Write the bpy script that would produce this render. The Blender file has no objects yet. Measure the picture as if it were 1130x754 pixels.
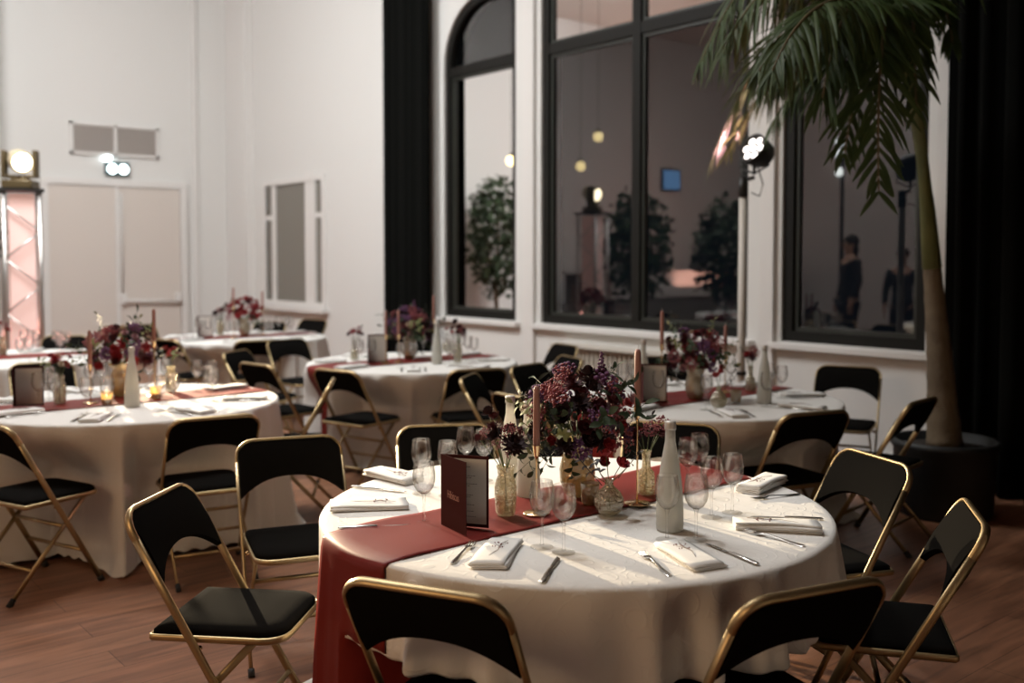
import bpy, bmesh, math, random
from mathutils import Vector, Matrix, Euler, noise
R0 = random.Random(7)
PI = math.pi
scn = bpy.context.scene
COL = scn.collection

# ------------------------------------------------------------------ frame of the room
F_PX, CX, VY = 1099.0, 565.0, 285.0        # focal length in pixels, picture centre, eye level line
PITCH = math.radians(2.5)
CY = VY + F_PX * math.tan(PITCH)
EYE = 1.55
YAW = math.radians(50.22)
SY, CYW = math.sin(YAW), math.cos(YAW)

def cam2w(a, b):
    """a metres to the right and b metres ahead of the photographer -> room coordinates."""
    return (a * CYW - b * SY, a * SY + b * CYW)

def pix(px, py, h):
    """point on the horizontal plane of height h."""
    dx, dy, dz = (px - CX) / F_PX, -(py - CY) / F_PX, -1.0
    # camera pitch
    up = dy * math.cos(PITCH) + dz * math.sin(PITCH)
    fw = -dz * math.cos(PITCH) + dy * math.sin(PITCH)
    t = (h - EYE) / up
    x, y = cam2w(dx * t, fw * t)
    return Vector((x, y, h))

# ------------------------------------------------------------------ materials
MATS = {}
def mat(name, col, rough=0.6, metal=0.0, **kw):
    if name in MATS: return MATS[name]
    m = bpy.data.materials.new(name); m.use_nodes = True
    nt = m.node_tree; b = nt.nodes['Principled BSDF']
    b.inputs['Base Color'].default_value = (*col, 1)
    b.inputs['Roughness'].default_value = rough
    b.inputs['Metallic'].default_value = metal
    if 'spec' in kw: b.inputs['Specular IOR Level'].default_value = kw['spec']
    if 'sheen' in kw: b.inputs['Sheen Weight'].default_value = kw['sheen']
    if 'sss' in kw:
        b.inputs['Subsurface Weight'].default_value = kw['sss']; b.inputs['Subsurface Scale'].default_value = 0.01
    if 'emit' in kw:
        b.inputs['Emission Color'].default_value = (*kw['emit'], 1); b.inputs['Emission Strength'].default_value = kw.get('es', 1)
    if 'var' in kw:                      # mottled colour of the thing itself
        tc = nt.nodes.new('ShaderNodeTexCoord'); n = nt.nodes.new('ShaderNodeTexNoise')
        n.inputs['Scale'].default_value = kw.get('vs', 8); n.inputs['Detail'].default_value = 3
        mx = nt.nodes.new('ShaderNodeMix'); mx.data_type = 'RGBA'
        mx.inputs[6].default_value = (*col, 1); mx.inputs[7].default_value = (*kw['var'], 1)
        rp = nt.nodes.new('ShaderNodeMapRange'); rp.inputs[1].default_value = .35; rp.inputs[2].default_value = .65
        nt.links.new(tc.outputs['Object'], n.inputs['Vector']); nt.links.new(n.outputs['Fac'], rp.inputs[0])
        nt.links.new(rp.outputs[0], mx.inputs[0]); nt.links.new(mx.outputs[2], b.inputs['Base Color'])
    if 'bump' in kw:
        tc = nt.nodes.new('ShaderNodeTexCoord'); n = nt.nodes.new('ShaderNodeTexNoise')
        n.inputs['Scale'].default_value = kw.get('bs', 200); n.inputs['Detail'].default_value = 2
        bp = nt.nodes.new('ShaderNodeBump'); bp.inputs['Strength'].default_value = kw['bump']; bp.inputs['Distance'].default_value = kw.get('bd', .002)
        nt.links.new(tc.outputs['Object'], n.inputs['Vector']); nt.links.new(n.outputs['Fac'], bp.inputs['Height'])
        nt.links.new(bp.outputs[0], b.inputs['Normal'])
    MATS[name] = m
    return m

def thin_glass(name, tint=(1, 1, 1), edge=(.75, .78, .75), base=.04, rough=.02, power=.12, bump=0, bscale=60, milky=0, milkcol=(.8, .8, .78)):
    """clear blown glass: lets light through, mirrors more at grazing angles."""
    if name in MATS: return MATS[name]
    m = bpy.data.materials.new(name); m.use_nodes = True
    nt = m.node_tree; N = nt.nodes; L = nt.links
    N.remove(N['Principled BSDF'])
    out = N['Material Output']
    tr = N.new('ShaderNodeBsdfTransparent'); gl = N.new('ShaderNodeBsdfGlossy'); gl.inputs['Roughness'].default_value = rough
    lw = N.new('ShaderNodeLayerWeight'); lw.inputs['Blend'].default_value = .5
    pw = N.new('ShaderNodeMath'); pw.operation = 'POWER'; pw.inputs[1].default_value = 3.0
    L.new(lw.outputs['Facing'], pw.inputs[0])
    mr = N.new('ShaderNodeMapRange'); mr.inputs[3].default_value = base; mr.inputs[4].default_value = base + power * 4
    L.new(pw.outputs[0], mr.inputs[0])
    cm = N.new('ShaderNodeMix'); cm.data_type = 'RGBA'; cm.inputs[6].default_value = (*tint, 1); cm.inputs[7].default_value = (*edge, 1)
    L.new(pw.outputs[0], cm.inputs[0]); L.new(cm.outputs[2], tr.inputs['Color'])
    mx = N.new('ShaderNodeMixShader'); L.new(mr.outputs[0], mx.inputs[0]); L.new(tr.outputs[0], mx.inputs[1]); L.new(gl.outputs[0], mx.inputs[2])
    last = mx
    if milky:
        df = N.new('ShaderNodeBsdfDiffuse'); df.inputs['Color'].default_value = (*milkcol, 1)
        ts = N.new('ShaderNodeBsdfTranslucent'); ts.inputs['Color'].default_value = (*milkcol, 1)
        m1 = N.new('ShaderNodeMixShader'); m1.inputs[0].default_value = .62; L.new(df.outputs[0], m1.inputs[1]); L.new(ts.outputs[0], m1.inputs[2])
        m2 = N.new('ShaderNodeMixShader'); m2.inputs[0].default_value = milky; L.new(mx.outputs[0], m2.inputs[1]); L.new(m1.outputs[0], m2.inputs[2]); last = m2
    if bump:
        tc = N.new('ShaderNodeTexCoord'); vo = N.new('ShaderNodeTexVoronoi'); vo.inputs['Scale'].default_value = bscale
        bp = N.new('ShaderNodeBump'); bp.inputs['Strength'].default_value = bump; bp.inputs['Distance'].default_value = .004
        L.new(tc.outputs['Object'], vo.inputs['Vector']); L.new(vo.outputs['Distance'], bp.inputs['Height'])
        L.new(bp.outputs[0], gl.inputs['Normal']); L.new(bp.outputs[0], lw.inputs['Normal'])
    L.new(last.outputs[0], out.inputs['Surface'])
    MATS[name] = m
    return m

def floor_mat():
    m = bpy.data.materials.new('wood_floor'); m.use_nodes = True; nt = m.node_tree; N = nt.nodes; L = nt.links
    b = N['Principled BSDF']
    tc = N.new('ShaderNodeTexCoord'); mp = N.new('ShaderNodeMapping'); mp.inputs['Rotation'].default_value = (0, 0, PI / 2)
    L.new(tc.outputs['Object'], mp.inputs['Vector'])
    br = N.new('ShaderNodeTexBrick'); br.inputs['Scale'].default_value = 1
    br.inputs['Brick Width'].default_value = 1.25; br.inputs['Row Height'].default_value = .19; br.inputs['Mortar Size'].default_value = .0015
    br.inputs['Color1'].default_value = (.29, .135, .075, 1); br.inputs['Color2'].default_value = (.225, .10, .056, 1); br.inputs['Mortar'].default_value = (.06, .028, .018, 1)
    br.inputs['Bias'].default_value = -.1
    L.new(mp.outputs[0], br.inputs['Vector'])
    m2 = N.new('ShaderNodeMapping'); m2.inputs['Scale'].default_value = (9, .9, 1); L.new(tc.outputs['Object'], m2.inputs['Vector'])
    no = N.new('ShaderNodeTexNoise'); no.inputs['Scale'].default_value = 2.2; no.inputs['Detail'].default_value = 6; no.inputs['Distortion'].default_value = .6
    L.new(m2.outputs[0], no.inputs['Vector'])
    rp = N.new('ShaderNodeMapRange'); rp.inputs[1].default_value = .25; rp.inputs[2].default_value = .75; rp.inputs[3].default_value = .55; rp.inputs[4].default_value = 1.4
    L.new(no.outputs['Fac'], rp.inputs[0])
    mx = N.new('ShaderNodeMix'); mx.data_type = 'RGBA'; mx.blend_type = 'MULTIPLY'; mx.inputs[0].default_value = 1
    L.new(br.outputs['Color'], mx.inputs[6]); L.new(rp.outputs[0], mx.inputs[7]); L.new(mx.outputs[2], b.inputs['Base Color'])
    b.inputs['Roughness'].default_value = .42; b.inputs['Specular IOR Level'].default_value = .4
    bp = N.new('ShaderNodeBump'); bp.inputs['Strength'].default_value = .15; bp.inputs['Distance'].default_value = .002
    L.new(no.outputs['Fac'], bp.inputs['Height']); L.new(bp.outputs[0], b.inputs['Normal'])
    return m

def cloth_mat():
    """white damask: woven scrolls change the gloss and relief, not the colour."""
    m = bpy.data.materials.new('white_damask'); m.use_nodes = True; nt = m.node_tree; N = nt.nodes; L = nt.links
    b = N['Principled BSDF']; b.inputs['Base Color'].default_value = (.79, .77, .735, 1)
    uv = N.new('ShaderNodeTexCoord')
    vo = N.new('ShaderNodeTexVoronoi'); vo.inputs['Scale'].default_value = 11; L.new(uv.outputs['UV'], vo.inputs['Vector'])
    sn = N.new('ShaderNodeMath'); sn.operation = 'SINE'; ml = N.new('ShaderNodeMath'); ml.operation = 'MULTIPLY'; ml.inputs[1].default_value = 26
    L.new(vo.outputs['Distance'], ml.inputs[0]); L.new(ml.outputs[0], sn.inputs[0])
    mr = N.new('ShaderNodeMapRange'); mr.inputs[1].default_value = .75; mr.inputs[2].default_value = .95; L.new(sn.outputs[0], mr.inputs[0])
    r2 = N.new('ShaderNodeMapRange'); r2.inputs[3].default_value = .75; r2.inputs[4].default_value = .5; L.new(mr.outputs[0], r2.inputs[0]); L.new(r2.outputs[0], b.inputs['Roughness'])
    bp = N.new('ShaderNodeBump'); bp.inputs['Strength'].default_value = .28; bp.inputs['Distance'].default_value = .003
    L.new(mr.outputs[0], bp.inputs['Height']); L.new(bp.outputs[0], b.inputs['Normal'])
    b.inputs['Specular IOR Level'].default_value = .25
    return m

M_gold = mat('brushed_brass', (.40, .30, .165), .42, 1.0)
M_goldp = mat('polished_brass', (.78, .55, .30), .2, 1.0)
M_black = mat('black_velour', (.0065, .006, .0055), 1.0, spec=.03)
M_rub = mat('black_rubber', (.012, .012, .012), .7)
M_cloth = cloth_mat()
M_runner = mat('burgundy_satin', (.175, .014, .010), .5, spec=.25, bump=.06, bs=90)
M_linen = mat('white_linen', (.80, .79, .765), .85, bump=.25, bs=500, bd=.001)
M_steel = mat('cutlery_steel', (.62, .6, .57), .22, 1.0)
def crystal(name, clear=.6, edge=(.58, .56, .52)):
    """blown crystal; part of the light passes straight through the thin wall."""
    m = bpy.data.materials.new(name); m.use_nodes = True; nt = m.node_tree; N = nt.nodes; L = nt.links
    N.remove(N['Principled BSDF']); g = N.new('ShaderNodeBsdfGlass'); g.inputs['IOR'].default_value = 1.48; g.inputs['Roughness'].default_value = 0
    t = N.new('ShaderNodeBsdfTransparent'); mx = N.new('ShaderNodeMixShader'); mx.inputs[0].default_value = clear
    lw = N.new('ShaderNodeLayerWeight'); pw = N.new('ShaderNodeMath'); pw.operation = 'POWER'; pw.inputs[1].default_value = 2.2; L.new(lw.outputs['Facing'], pw.inputs[0])
    cm = N.new('ShaderNodeMix'); cm.data_type = 'RGBA'; cm.inputs[6].default_value = (1, 1, 1, 1); cm.inputs[7].default_value = (*edge, 1)
    L.new(pw.outputs[0], cm.inputs[0]); L.new(cm.outputs[2], t.inputs['Color'])
    L.new(g.outputs[0], mx.inputs[1]); L.new(t.outputs[0], mx.inputs[2]); L.new(mx.outputs[0], N['Material Output'].inputs['Surface']); return m
M_glass = crystal('clear_crystal', .82); M_foot = crystal('clear_foot', .85, (.9, .89, .87))
M_vglass = thin_glass('cut_glass', tint=(.95, .93, .86), edge=(.6, .55, .42), base=.22, bump=1.0, bscale=95, power=.15, milky=.22, milkcol=(.85, .78, .6))
M_mercury = thin_glass('gilded_glass', tint=(.85, .74, .50), edge=(.45, .34, .16), base=.40, rough=.12, bump=1.0, bscale=80, milky=.3, milkcol=(.75, .64, .42))
M_frost = thin_glass('frosted_glass', tint=(.93, .93, .9), base=.05, rough=.2, milky=.66, milkcol=(.9, .89, .86))
M_water = thin_glass('water', tint=(.93, .95, .93), edge=(.8, .83, .8), base=.03)
M_wall = mat('white_wall_paint', (.72, .71, .69), .8, bump=.06, bs=40)
M_trim = mat('white_gloss_paint', (.74, .72, .70), .5)
M_frame = mat('black_window_frame', (.0065, .006, .0045), .6, spec=.25)
M_curt = mat('black_stage_curtain', (.0055, .0058, .0052), .95, spec=.05)
M_taper = mat('dusty_pink_wax', (.33, .155, .125), .5, sss=.0)
M_wick = mat('wick', (.6, .55, .48), .9)
M_menu = mat('burgundy_card', (.062, .017, .016), .9, spec=.08)
M_page = mat('cream_paper', (.62, .58, .53), .8)
M_ink = mat('dark_ink', (.05, .03, .03), .8)
M_copper = mat('copper_foil_ink', (.65, .34, .24), .45, .4)
M_stem = mat('green_stem', (.07, .10, .03), .7)
M_leafd = mat('dark_green_leaf', (.018, .036, .014), .6, var=(.035, .06, .022), vs=12)
M_leafl = mat('pale_green_leaf', (.16, .19, .065), .7, var=(.24, .22, .10), vs=20)
M_bur = mat('burgundy_petal', (.085, .006, .012), .7, var=(.045, .004, .009), vs=30)
M_dark = mat('near_black_petal', (.022, .004, .006), .75)
M_red = mat('red_petal', (.33, .014, .02), .65, var=(.22, .008, .012), vs=30)
M_purp = mat('purple_petal', (.085, .025, .085), .75, var=(.14, .05, .13), vs=40)
M_mauve = mat('mauve_petal', (.26, .12, .15), .75, var=(.36, .2, .2), vs=30)
M_rust = mat('rose_berry', (.22, .035, .05), .65, var=(.3, .08, .08), vs=60)
M_cream = mat('cream_petal', (.5, .40, .30), .75)
M_bark = mat('palm_trunk_bark', (.16, .12, .075), .85, var=(.11, .08, .05), vs=6, bump=.6, bs=25, bd=.01)
M_shaft = mat('palm_crownshaft', (.17, .18, .065), .6, var=(.12, .14, .05), vs=5)
M_frond = mat('palm_leaf', (.026, .056, .012), .55, var=(.05, .09, .022), vs=3, spec=.3)
def _thin_leaf(m, col, fac):
    nt = m.node_tree; out = nt.nodes['Material Output']; b = nt.nodes['Principled BSDF']
    t = nt.nodes.new('ShaderNodeBsdfTranslucent'); t.inputs['Color'].default_value = (*col, 1); mx = nt.nodes.new('ShaderNodeMixShader'); mx.inputs[0].default_value = fac
    nt.links.new(b.outputs[0], mx.inputs[1]); nt.links.new(t.outputs[0], mx.inputs[2]); nt.links.new(mx.outputs[0], out.inputs['Surface'])
_thin_leaf(M_frond, (.12, .14, .06), .2)
M_pot = mat('black_planter', (.008, .008, .008), .6)
M_soil = mat('potting_soil', (.02, .014, .01), .95)
M_alu = mat('aluminium_tube', (.62, .6, .58), .35, 1.0)
M_blkpl = mat('black_plastic', (.012, .011, .01), .45)
M_sprig = mat('dried_sprig', (.13, .06, .04), .9)
M_sprigr = mat('dried_red_bud', (.16, .02, .02), .9)

# ------------------------------------------------------------------ mesh helpers
class MB:
    def __init__(s): s.v = []; s.f = []; s.uv = None
    def add(s, vs, fs):
        o = len(s.v); s.v += [tuple(v) for v in vs]; s.f += [tuple(i + o for i in f) for f in fs]; return s
    def box(s, c, d, rot=None):
        x, y, z = d[0] / 2, d[1] / 2, d[2] / 2
        vs = [Vector((sx * x, sy * y, sz * z)) for sx in (-1, 1) for sy in (-1, 1) for sz in (-1, 1)]
        if rot is not None: vs = [rot @ v for v in vs]
        vs = [v + Vector(c) for v in vs]
        return s.add(vs, [(0, 1, 3, 2), (4, 6, 7, 5), (0, 4, 5, 1), (2, 3, 7, 6), (0, 2, 6, 4), (1, 5, 7, 3)])
    def lathe(s, prof, n=24, c=(0, 0, 0), close=False):
        o = len(s.v); rings = []
        for r, z in prof:
            if r < 1e-6:
                rings.append([len(s.v)]); s.v.append((c[0], c[1], c[2] + z))
            else:
                rings.append(list(range(len(s.v), len(s.v) + n)))
                s.v += [(c[0] + r * math.cos(2 * PI * i / n), c[1] + r * math.sin(2 * PI * i / n), c[2] + z) for i in range(n)]
        pairs = list(zip(rings, rings[1:])) + ([(rings[-1], rings[0])] if close else [])
        for a, b in pairs:
            for i in range(n):
                j = (i + 1) % n
                if len(a) == 1 and len(b) == 1: continue
                if len(a) == 1: s.f.append((a[0], b[j], b[i]))
                elif len(b) == 1: s.f.append((a[i], a[j], b[0]))
                else: s.f.append((a[i], a[j], b[j], b[i]))
        return s
    def tube(s, pts, r, n=8, r2=None, up=Vector((0, 0, 1)), caps=True, closed=False):
        """sweep; r may be a list; r2 = the half size across 'up'."""
        pts = [Vector(p) for p in pts]; m = len(pts); rings = []
        for k, p in enumerate(pts):
            if closed: t = pts[(k + 1) % m] - pts[k - 1]
            else: t = pts[min(k + 1, m - 1)] - pts[max(k - 1, 0)]
            t.normalize()
            u = up if abs(t.dot(up)) < .98 else Vector((1, 0, 0))
            a = t.cross(u).normalized(); b = a.cross(t)
            ra = r[k] if isinstance(r, (list, tuple)) else r
            rb = ra if r2 is None else r2
            rings.append(list(range(len(s.v), len(s.v) + n)))
            for i in range(n):
                w = 2 * PI * (i + .5) / n
                q = p + a * (ra * math.cos(w)) + b * (rb * math.sin(w)); s.v.append(tuple(q))
        pr = list(zip(rings, rings[1:])) + ([(rings[-1], rings[0])] if closed else [])
        for a, b in pr:
            for i in range(n):
                j = (i + 1) % n; s.f.append((a[i], a[j], b[j], b[i]))
        if caps and not closed:
            s.f.append(tuple(reversed(rings[0]))); s.f.append(tuple(rings[-1]))
        return s
    def grid(s, rows):
        o = len(s.v); n = len(rows[0])
        for r in rows: s.v += [tuple(p) for p in r]
        for i in range(len(rows) - 1):
            for j in range(n - 1):
                a = o + i * n + j; s.f.append((a, a + 1, a + n + 1, a + n))
        return s
    def ico(s, c, r, sub=1, sq=(1, 1, 1)):
        bm = bmesh.new(); bmesh.ops.create_icosphere(bm, subdivisions=sub, radius=r)
        bm.verts.ensure_lookup_table()
        s.add([(v.co.x * sq[0] + c[0], v.co.y * sq[1] + c[1], v.co.z * sq[2] + c[2]) for v in bm.verts], [tuple(v.index for v in f.verts) for f in bm.faces])
        bm.free(); return s
    def mesh(s, name, m, smooth=True):
        me = bpy.data.meshes.new(name); me.from_pydata(s.v, [], s.f); me.update()
        bm = bmesh.new(); bm.from_mesh(me); bmesh.ops.recalc_face_normals(bm, faces=bm.faces); bm.to_mesh(me); bm.free()
        if smooth: me.polygons.foreach_set('use_smooth', [True] * len(me.polygons))
        for mm in (m if isinstance(m, list) else [m]): me.materials.append(mm)
        return me
    def build(s, name, m, parent=None, smooth=True, bevel=0, sub=0, solid=0, auto=None):
        return link(name, s.mesh(name, m, smooth), parent, bevel, sub, solid, auto)

def link(name, me, parent=None, bevel=0, sub=0, solid=0, auto=None):
    o = bpy.data.objects.new(name, me); COL.objects.link(o)
    if parent is not None: o.parent = parent
    if solid:
        md = o.modifiers.new('thickness', 'SOLIDIFY'); md.thickness = solid; md.offset = 0
    if bevel:
        md = o.modifiers.new('bevel', 'BEVEL'); md.width = bevel; md.segments = 2; md.limit_method = 'ANGLE'
    if sub:
        md = o.modifiers.new('sub', 'SUBSURF'); md.levels = sub; md.render_levels = sub
    if auto or bevel: 
        try: me.set_sharp_from_angle(angle=math.radians(auto or 40))
        except Exception: pass
    return o

def tag(o, label=None, cat=None, group=None, kind=None):
    if label: o['label'] = label
    if cat: o['category'] = cat
    if group: o['group'] = group
    if kind: o['kind'] = kind
    return o
def empty(name, loc=(0, 0, 0), rz=0, label=None, cat=None, group=None):
    o = bpy.data.objects.new(name, None); COL.objects.link(o); o.location = loc; o.rotation_euler = (0, 0, rz); o.empty_display_size = .05
    return tag(o, label, cat, group)
def copy_tree(o, parent=None):
    c = o.copy(); COL.objects.link(c)
    if parent is not None: c.parent = parent
    for ch in list(o.children): copy_tree(ch, c)
    return c
class Proto:
    """builds the first one, copies the others."""
    def __init__(s, maker): s.maker = maker; s.root = None
    def __call__(s, loc, rz=0, label=None, cat=None, group=None, scale=None):
        if s.root is None: o = s.root = s.maker()
        else: o = copy_tree(s.root)
        o.location = loc; o.rotation_euler = (0, 0, rz)
        if scale: o.scale = (scale,) * 3
        for k in ('label', 'group', 'category'):
            if k in o: del o[k]
        return tag(o, label, cat, group)

# ------------------------------------------------------------------ room shell
UW, VW, UE, VB, HC = -15.0, 6.76, 4.5, -6.0, 6.4     # end wall, window wall, far end, back wall, ceiling
def structure(mb, name, m, bevel=0, smooth=False):
    return tag(mb.build(name, m, None, smooth=smooth, bevel=bevel), kind='structure')
structure(MB().box(((UW + UE) / 2, (VW + VB) / 2, -.05), (UE - UW + .6, VW - VB + .6, .1)), 'floor', floor_mat())
structure(MB().box(((UW + UE) / 2, (VW + VB) / 2, HC + .1), (UE - UW + .6, VW - VB + .6, .2)), 'ceiling', mat('ceiling_paint', (.62, .6, .57), .9))

# window wall with its four openings: (U0, U1, Z0, Z1, arched side)
OPEN = [(-9.34, -8.06, .885, 4.45, -1), (-7.66, -5.08, .885, 4.9, 0), (-4.75, -3.54, .885, 4.45, 1)]
SMALL = (-13.88, -12.16, .93, 2.62)
AR = .72
def arch_outline(u0, u1, z0, z1, side, inset=0, n=10):
    """outline, counter-clockwise seen from the hall, with one rounded top corner."""
    u0 += inset; u1 -= inset; z0 += inset; z1 -= inset; r = AR - inset
    pts = [(u0, z0), (u1, z0)]
    if side == 1: pts += [(u1 - r + r * math.cos(w), z1 - r + r * math.sin(w)) for w in [PI / 2 * i / n for i in range(n + 1)]]
    else: pts += [(u1, z1)]
    if side == -1: pts += [(u0 + r - r * math.sin(w), z1 - r + r * math.cos(w)) for w in [PI / 2 * i / n for i in range(n + 1)]]
    else: pts += [(u0, z1)]
    return pts
def wall_with_holes():
    bm = bmesh.new()
    from mathutils.geometry import tessellate_polygon
    def ring(p): return [Vector((u, z, 0)) for u, z in p]
    outer = ring([(UW - .3, -.05), (UE + .3, -.05), (UE + .3, HC + .1), (UW - .3, HC + .1)])
    holes = [ring(arch_outline(*o)) for o in OPEN] + [ring([(SMALL[0], SMALL[2]), (SMALL[1], SMALL[2]), (SMALL[1], SMALL[3]), (SMALL[0], SMALL[3])])]
    polys = [outer] + holes
    flat = [p for r in polys for p in r]
    tris = tessellate_polygon(polys)
    mb = MB()
    for y in (VW, VW + .28):
        mb.add([(p.x, y, p.y) for p in flat], tris)
    o = 0; n = len(flat)
    for r in polys:
        k = len(r)
        mb.f += [(o + i, o + (i + 1) % k, n + o + (i + 1) % k, n + o + i) for i in range(k)]
        o += k
    return mb
structure(wall_with_holes(), 'wall_window', M_wall)
structure(MB().box((UW - .12, (VW + VB) / 2, HC / 2), (.24, VW - VB + .5, HC + .1)), 'wall_end', M_wall)
structure(MB().box((UE + .12, (VW + VB) / 2, HC / 2), (.24, VW - VB + .5, HC + .1)), 'wall_far', M_wall)
structure(MB().box(((UW + UE) / 2, VB - .12, HC / 2), (UE - UW + .5, .24, HC + .1)), 'wall_back', M_wall)

M_pane = None
def window_glass_mat():
    m = bpy.data.materials.new('window_glass'); m.use_nodes = True; nt = m.node_tree; N = nt.nodes; L = nt.links
    N.remove(N['Principled BSDF']); out = N['Material Output']
    tr = N.new('ShaderNodeBsdfTransparent'); tr.inputs['Color'].default_value = (.55, .6, .6, 1)
    gl = N.new('ShaderNodeBsdfGlossy'); gl.inputs['Roughness'].default_value = .015; gl.inputs['Color'].default_value = (.9, .9, .9, 1)
    fr = N.new('ShaderNodeFresnel'); fr.inputs['IOR'].default_value = 1.6
    ad = N.new('ShaderNodeMath'); ad.operation = 'MULTIPLY_ADD'; ad.inputs[1].default_value = 1.15; ad.inputs[2].default_value = .055
    L.new(fr.outputs[0], ad.inputs[0])
    mx = N.new('ShaderNodeMixShader'); L.new(ad.outputs[0], mx.inputs[0]); L.new(tr.outputs[0], mx.inputs[1]); L.new(gl.outputs[0], mx.inputs[2])
    L.new(mx.outputs[0], out.inputs['Surface']); return m
M_pane = window_glass_mat()

def outline_band(mb, outer, inner, y0, y1):
    n = len(outer)
    for y in (y0, y1):
        pass
    o = len(mb.v)
    for pts, y in ((outer, y0), (inner, y0), (inner, y1), (outer, y1)): mb.v += [(u, y, z) for u, z in pts]
    for k in range(4):
        a, b = o + k * n, o + ((k + 1) % 4) * n
        mb.f += [(a + i, a + (i + 1) % n, b + (i + 1) % n, b + i) for i in range(n)]
    return mb
def big_window(idx, op, cols, trans):
    u0, u1, z0, z1, side = op
    root = empty('window_%d' % idx, ((u0 + u1) / 2, VW, z0)); tag(root, kind='structure')
    ox, oz = (u0 + u1) / 2, z0
    def loc(mb): mb.v = [(x - ox, y - VW, z - oz) for x, y, z in mb.v]; return mb
    fr = outline_band(MB(), arch_outline(*op, inset=0), arch_outline(*op, inset=.085), VW + .03, VW + .13)
    loc(fr).build('window_frame', M_frame, root, smooth=False)
    mw = .10
    edges = [u0 + .04] + [u0 + (u1 - u0) * c for c in cols] + [u1 - .04]
    mu = MB()
    for c in edges[1:-1]: mu.box((c, VW + .08, (z0 + z1) / 2), (mw, .10, z1 - z0 - .04))
    if cols: loc(mu).build('mullion', M_frame, root, smooth=False)
    tb = MB().box(((u0 + u1) / 2, VW + .08, trans), (u1 - u0 - .06, .09, .11)); loc(tb).build('transom_bar', M_frame, root, smooth=False)
    # slim inner sashes
    for k in range(len(edges) - 1):
        a, b = edges[k] + .045, edges[k + 1] - .045
        for c, d in ((z0 + .08, trans - .05), (trans + .05, z1 - .08)):
            if side and c > trans:
                s_ = arch_outline(u0, u1, trans + .0, z1, side, inset=.06)
                pane = MB(); pane.add([(u, VW + .085, z) for u, z in s_], [tuple(range(len(s_)))])
                loc(pane).build('pane', M_pane, root, smooth=False)
            else:
                sash = outline_band(MB(), [(a, c), (b, c), (b, d), (a, d)], [(a + .035, c + .035), (b - .035, c + .035), (b - .035, d - .035), (a + .035, d - .035)], VW + .06, VW + .11)
                sh = loc(sash).build('sash', mat('dark_green_sash', (.03, .033, .027), .45), root, smooth=False)
                pane = MB().add([(a + .01, VW + .085, c + .01), (b - .01, VW + .085, c + .01), (b - .01, VW + .085, d - .01), (a + .01, VW + .085, d - .01)], [(0, 1, 2, 3)])
                loc(pane).build('pane', M_pane, root, smooth=False)
    sl = MB().box(((u0 + u1) / 2, VW - .03, z0 - .035), (u1 - u0 + .16, .10, .05)); loc(sl).build('window_sill', M_trim, root, smooth=False, bevel=.008)
big_window(1, OPEN[0], [], 3.66)
big_window(2, OPEN[1], [.5], 3.66)
big_window(3, OPEN[2], [], 3.66)

def small_window():
    u0, u1, z0, z1 = SMALL
    root = tag(empty('window_4', ((u0 + u1) / 2, VW, z0)), kind='structure')
    ox, oz = (u0 + u1) / 2, z0
    def L_(mb): mb.v = [(x - ox, y - VW, z - oz) for x, y, z in mb.v]; return mb
    f = outline_band(MB(), [(u0 - .08, z0 - .08), (u1 + .08, z0 - .08), (u1 + .08, z1 + .08), (u0 - .08, z1 + .08)], [(u0, z0), (u1, z0), (u1, z1), (u0, z1)], VW - .03, VW + .1)
    L_(f).build('window_frame', M_trim, root, smooth=False)
    w = u1 - u0
    a, b = u0 + .145 * w, u0 + .80 * w
    mu = MB().box((a, VW + .005, (z0 + z1) / 2), (.11, .03, z1 - z0)).box((b, VW + .0, (z0 + z1) / 2 + .07), (.28, .04, z1 - z0 + .14))
    L_(mu).build('mullion', M_trim, root, smooth=False)
    tz = z0 + .72 * (z1 - z0)
    for s0, s1 in ((u0, a), (b, u1)):
        tb = MB().box(((s0 + s1) / 2, VW + .008, tz), (s1 - s0, .03, .07)); L_(tb).build('transom_bar', M_trim, root, smooth=False)
    back = mat('grey_frosted_pane', (.20, .185, .16), .35)
    for s0, s1 in ((u0, a), (a, b), (b, u1)):
        p = MB().box(((s0 + s1) / 2, VW + .02, (z0 + z1) / 2), (s1 - s0, .012, z1 - z0)); L_(p).build('pane', back, root, smooth=False)
    sl = MB().box(((u0 + u1) / 2, VW - .05, z0 - .11), (u1 - u0 + .3, .14, .05)); L_(sl).build('window_sill', M_trim, root, smooth=False)
small_window()

# double door in the end wall
def door():
    v0, v1, h = 3.97, 5.86, 2.60
    root = tag(empty('door_1', (UW, (v0 + v1) / 2, 0)), kind='structure')
    cy = (v0 + v1) / 2
    md = mat('door_paint', (.66, .60, .55), .6)
    fr = MB(); fr.box((.03, v0 - .05 - cy, h / 2), (.09, .1, h)).box((.03, v1 + .05 - cy, h / 2), (.09, .1, h)).box((.03, 0, h + .05), (.09, v1 - v0 + .2, .1))
    fr.build('door_frame', M_trim, root, smooth=False)
    for k, (a, b) in enumerate(((v0, cy), (cy, v1))):
        lf = MB().box((.025, (a + b) / 2 - cy, h / 2), (.05, b - a - .012, h - .012)).build('door_leaf', md, root, smooth=False, bevel=.004)
    cov = MB().box((.06, 0, h / 2), (.03, .05, h)).build('cover_strip', M_trim, root, smooth=False)
    bar = MB().tube([(.13, .06, .93), (.13, .88, .90)], .022, 8)
    bar.build('panic_bar', M_trim, root)
    for y in (.06, .88): MB().box((.08, y, .95), (.1, .07, .16)).build('bar_bracket', M_trim, root, smooth=False, bevel=.006)
    MB().tube([(.09, .05, 1.0), (.09, .05, 2.5)], .014, 6).build('vertical_rod', M_trim, root)
door()
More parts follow.
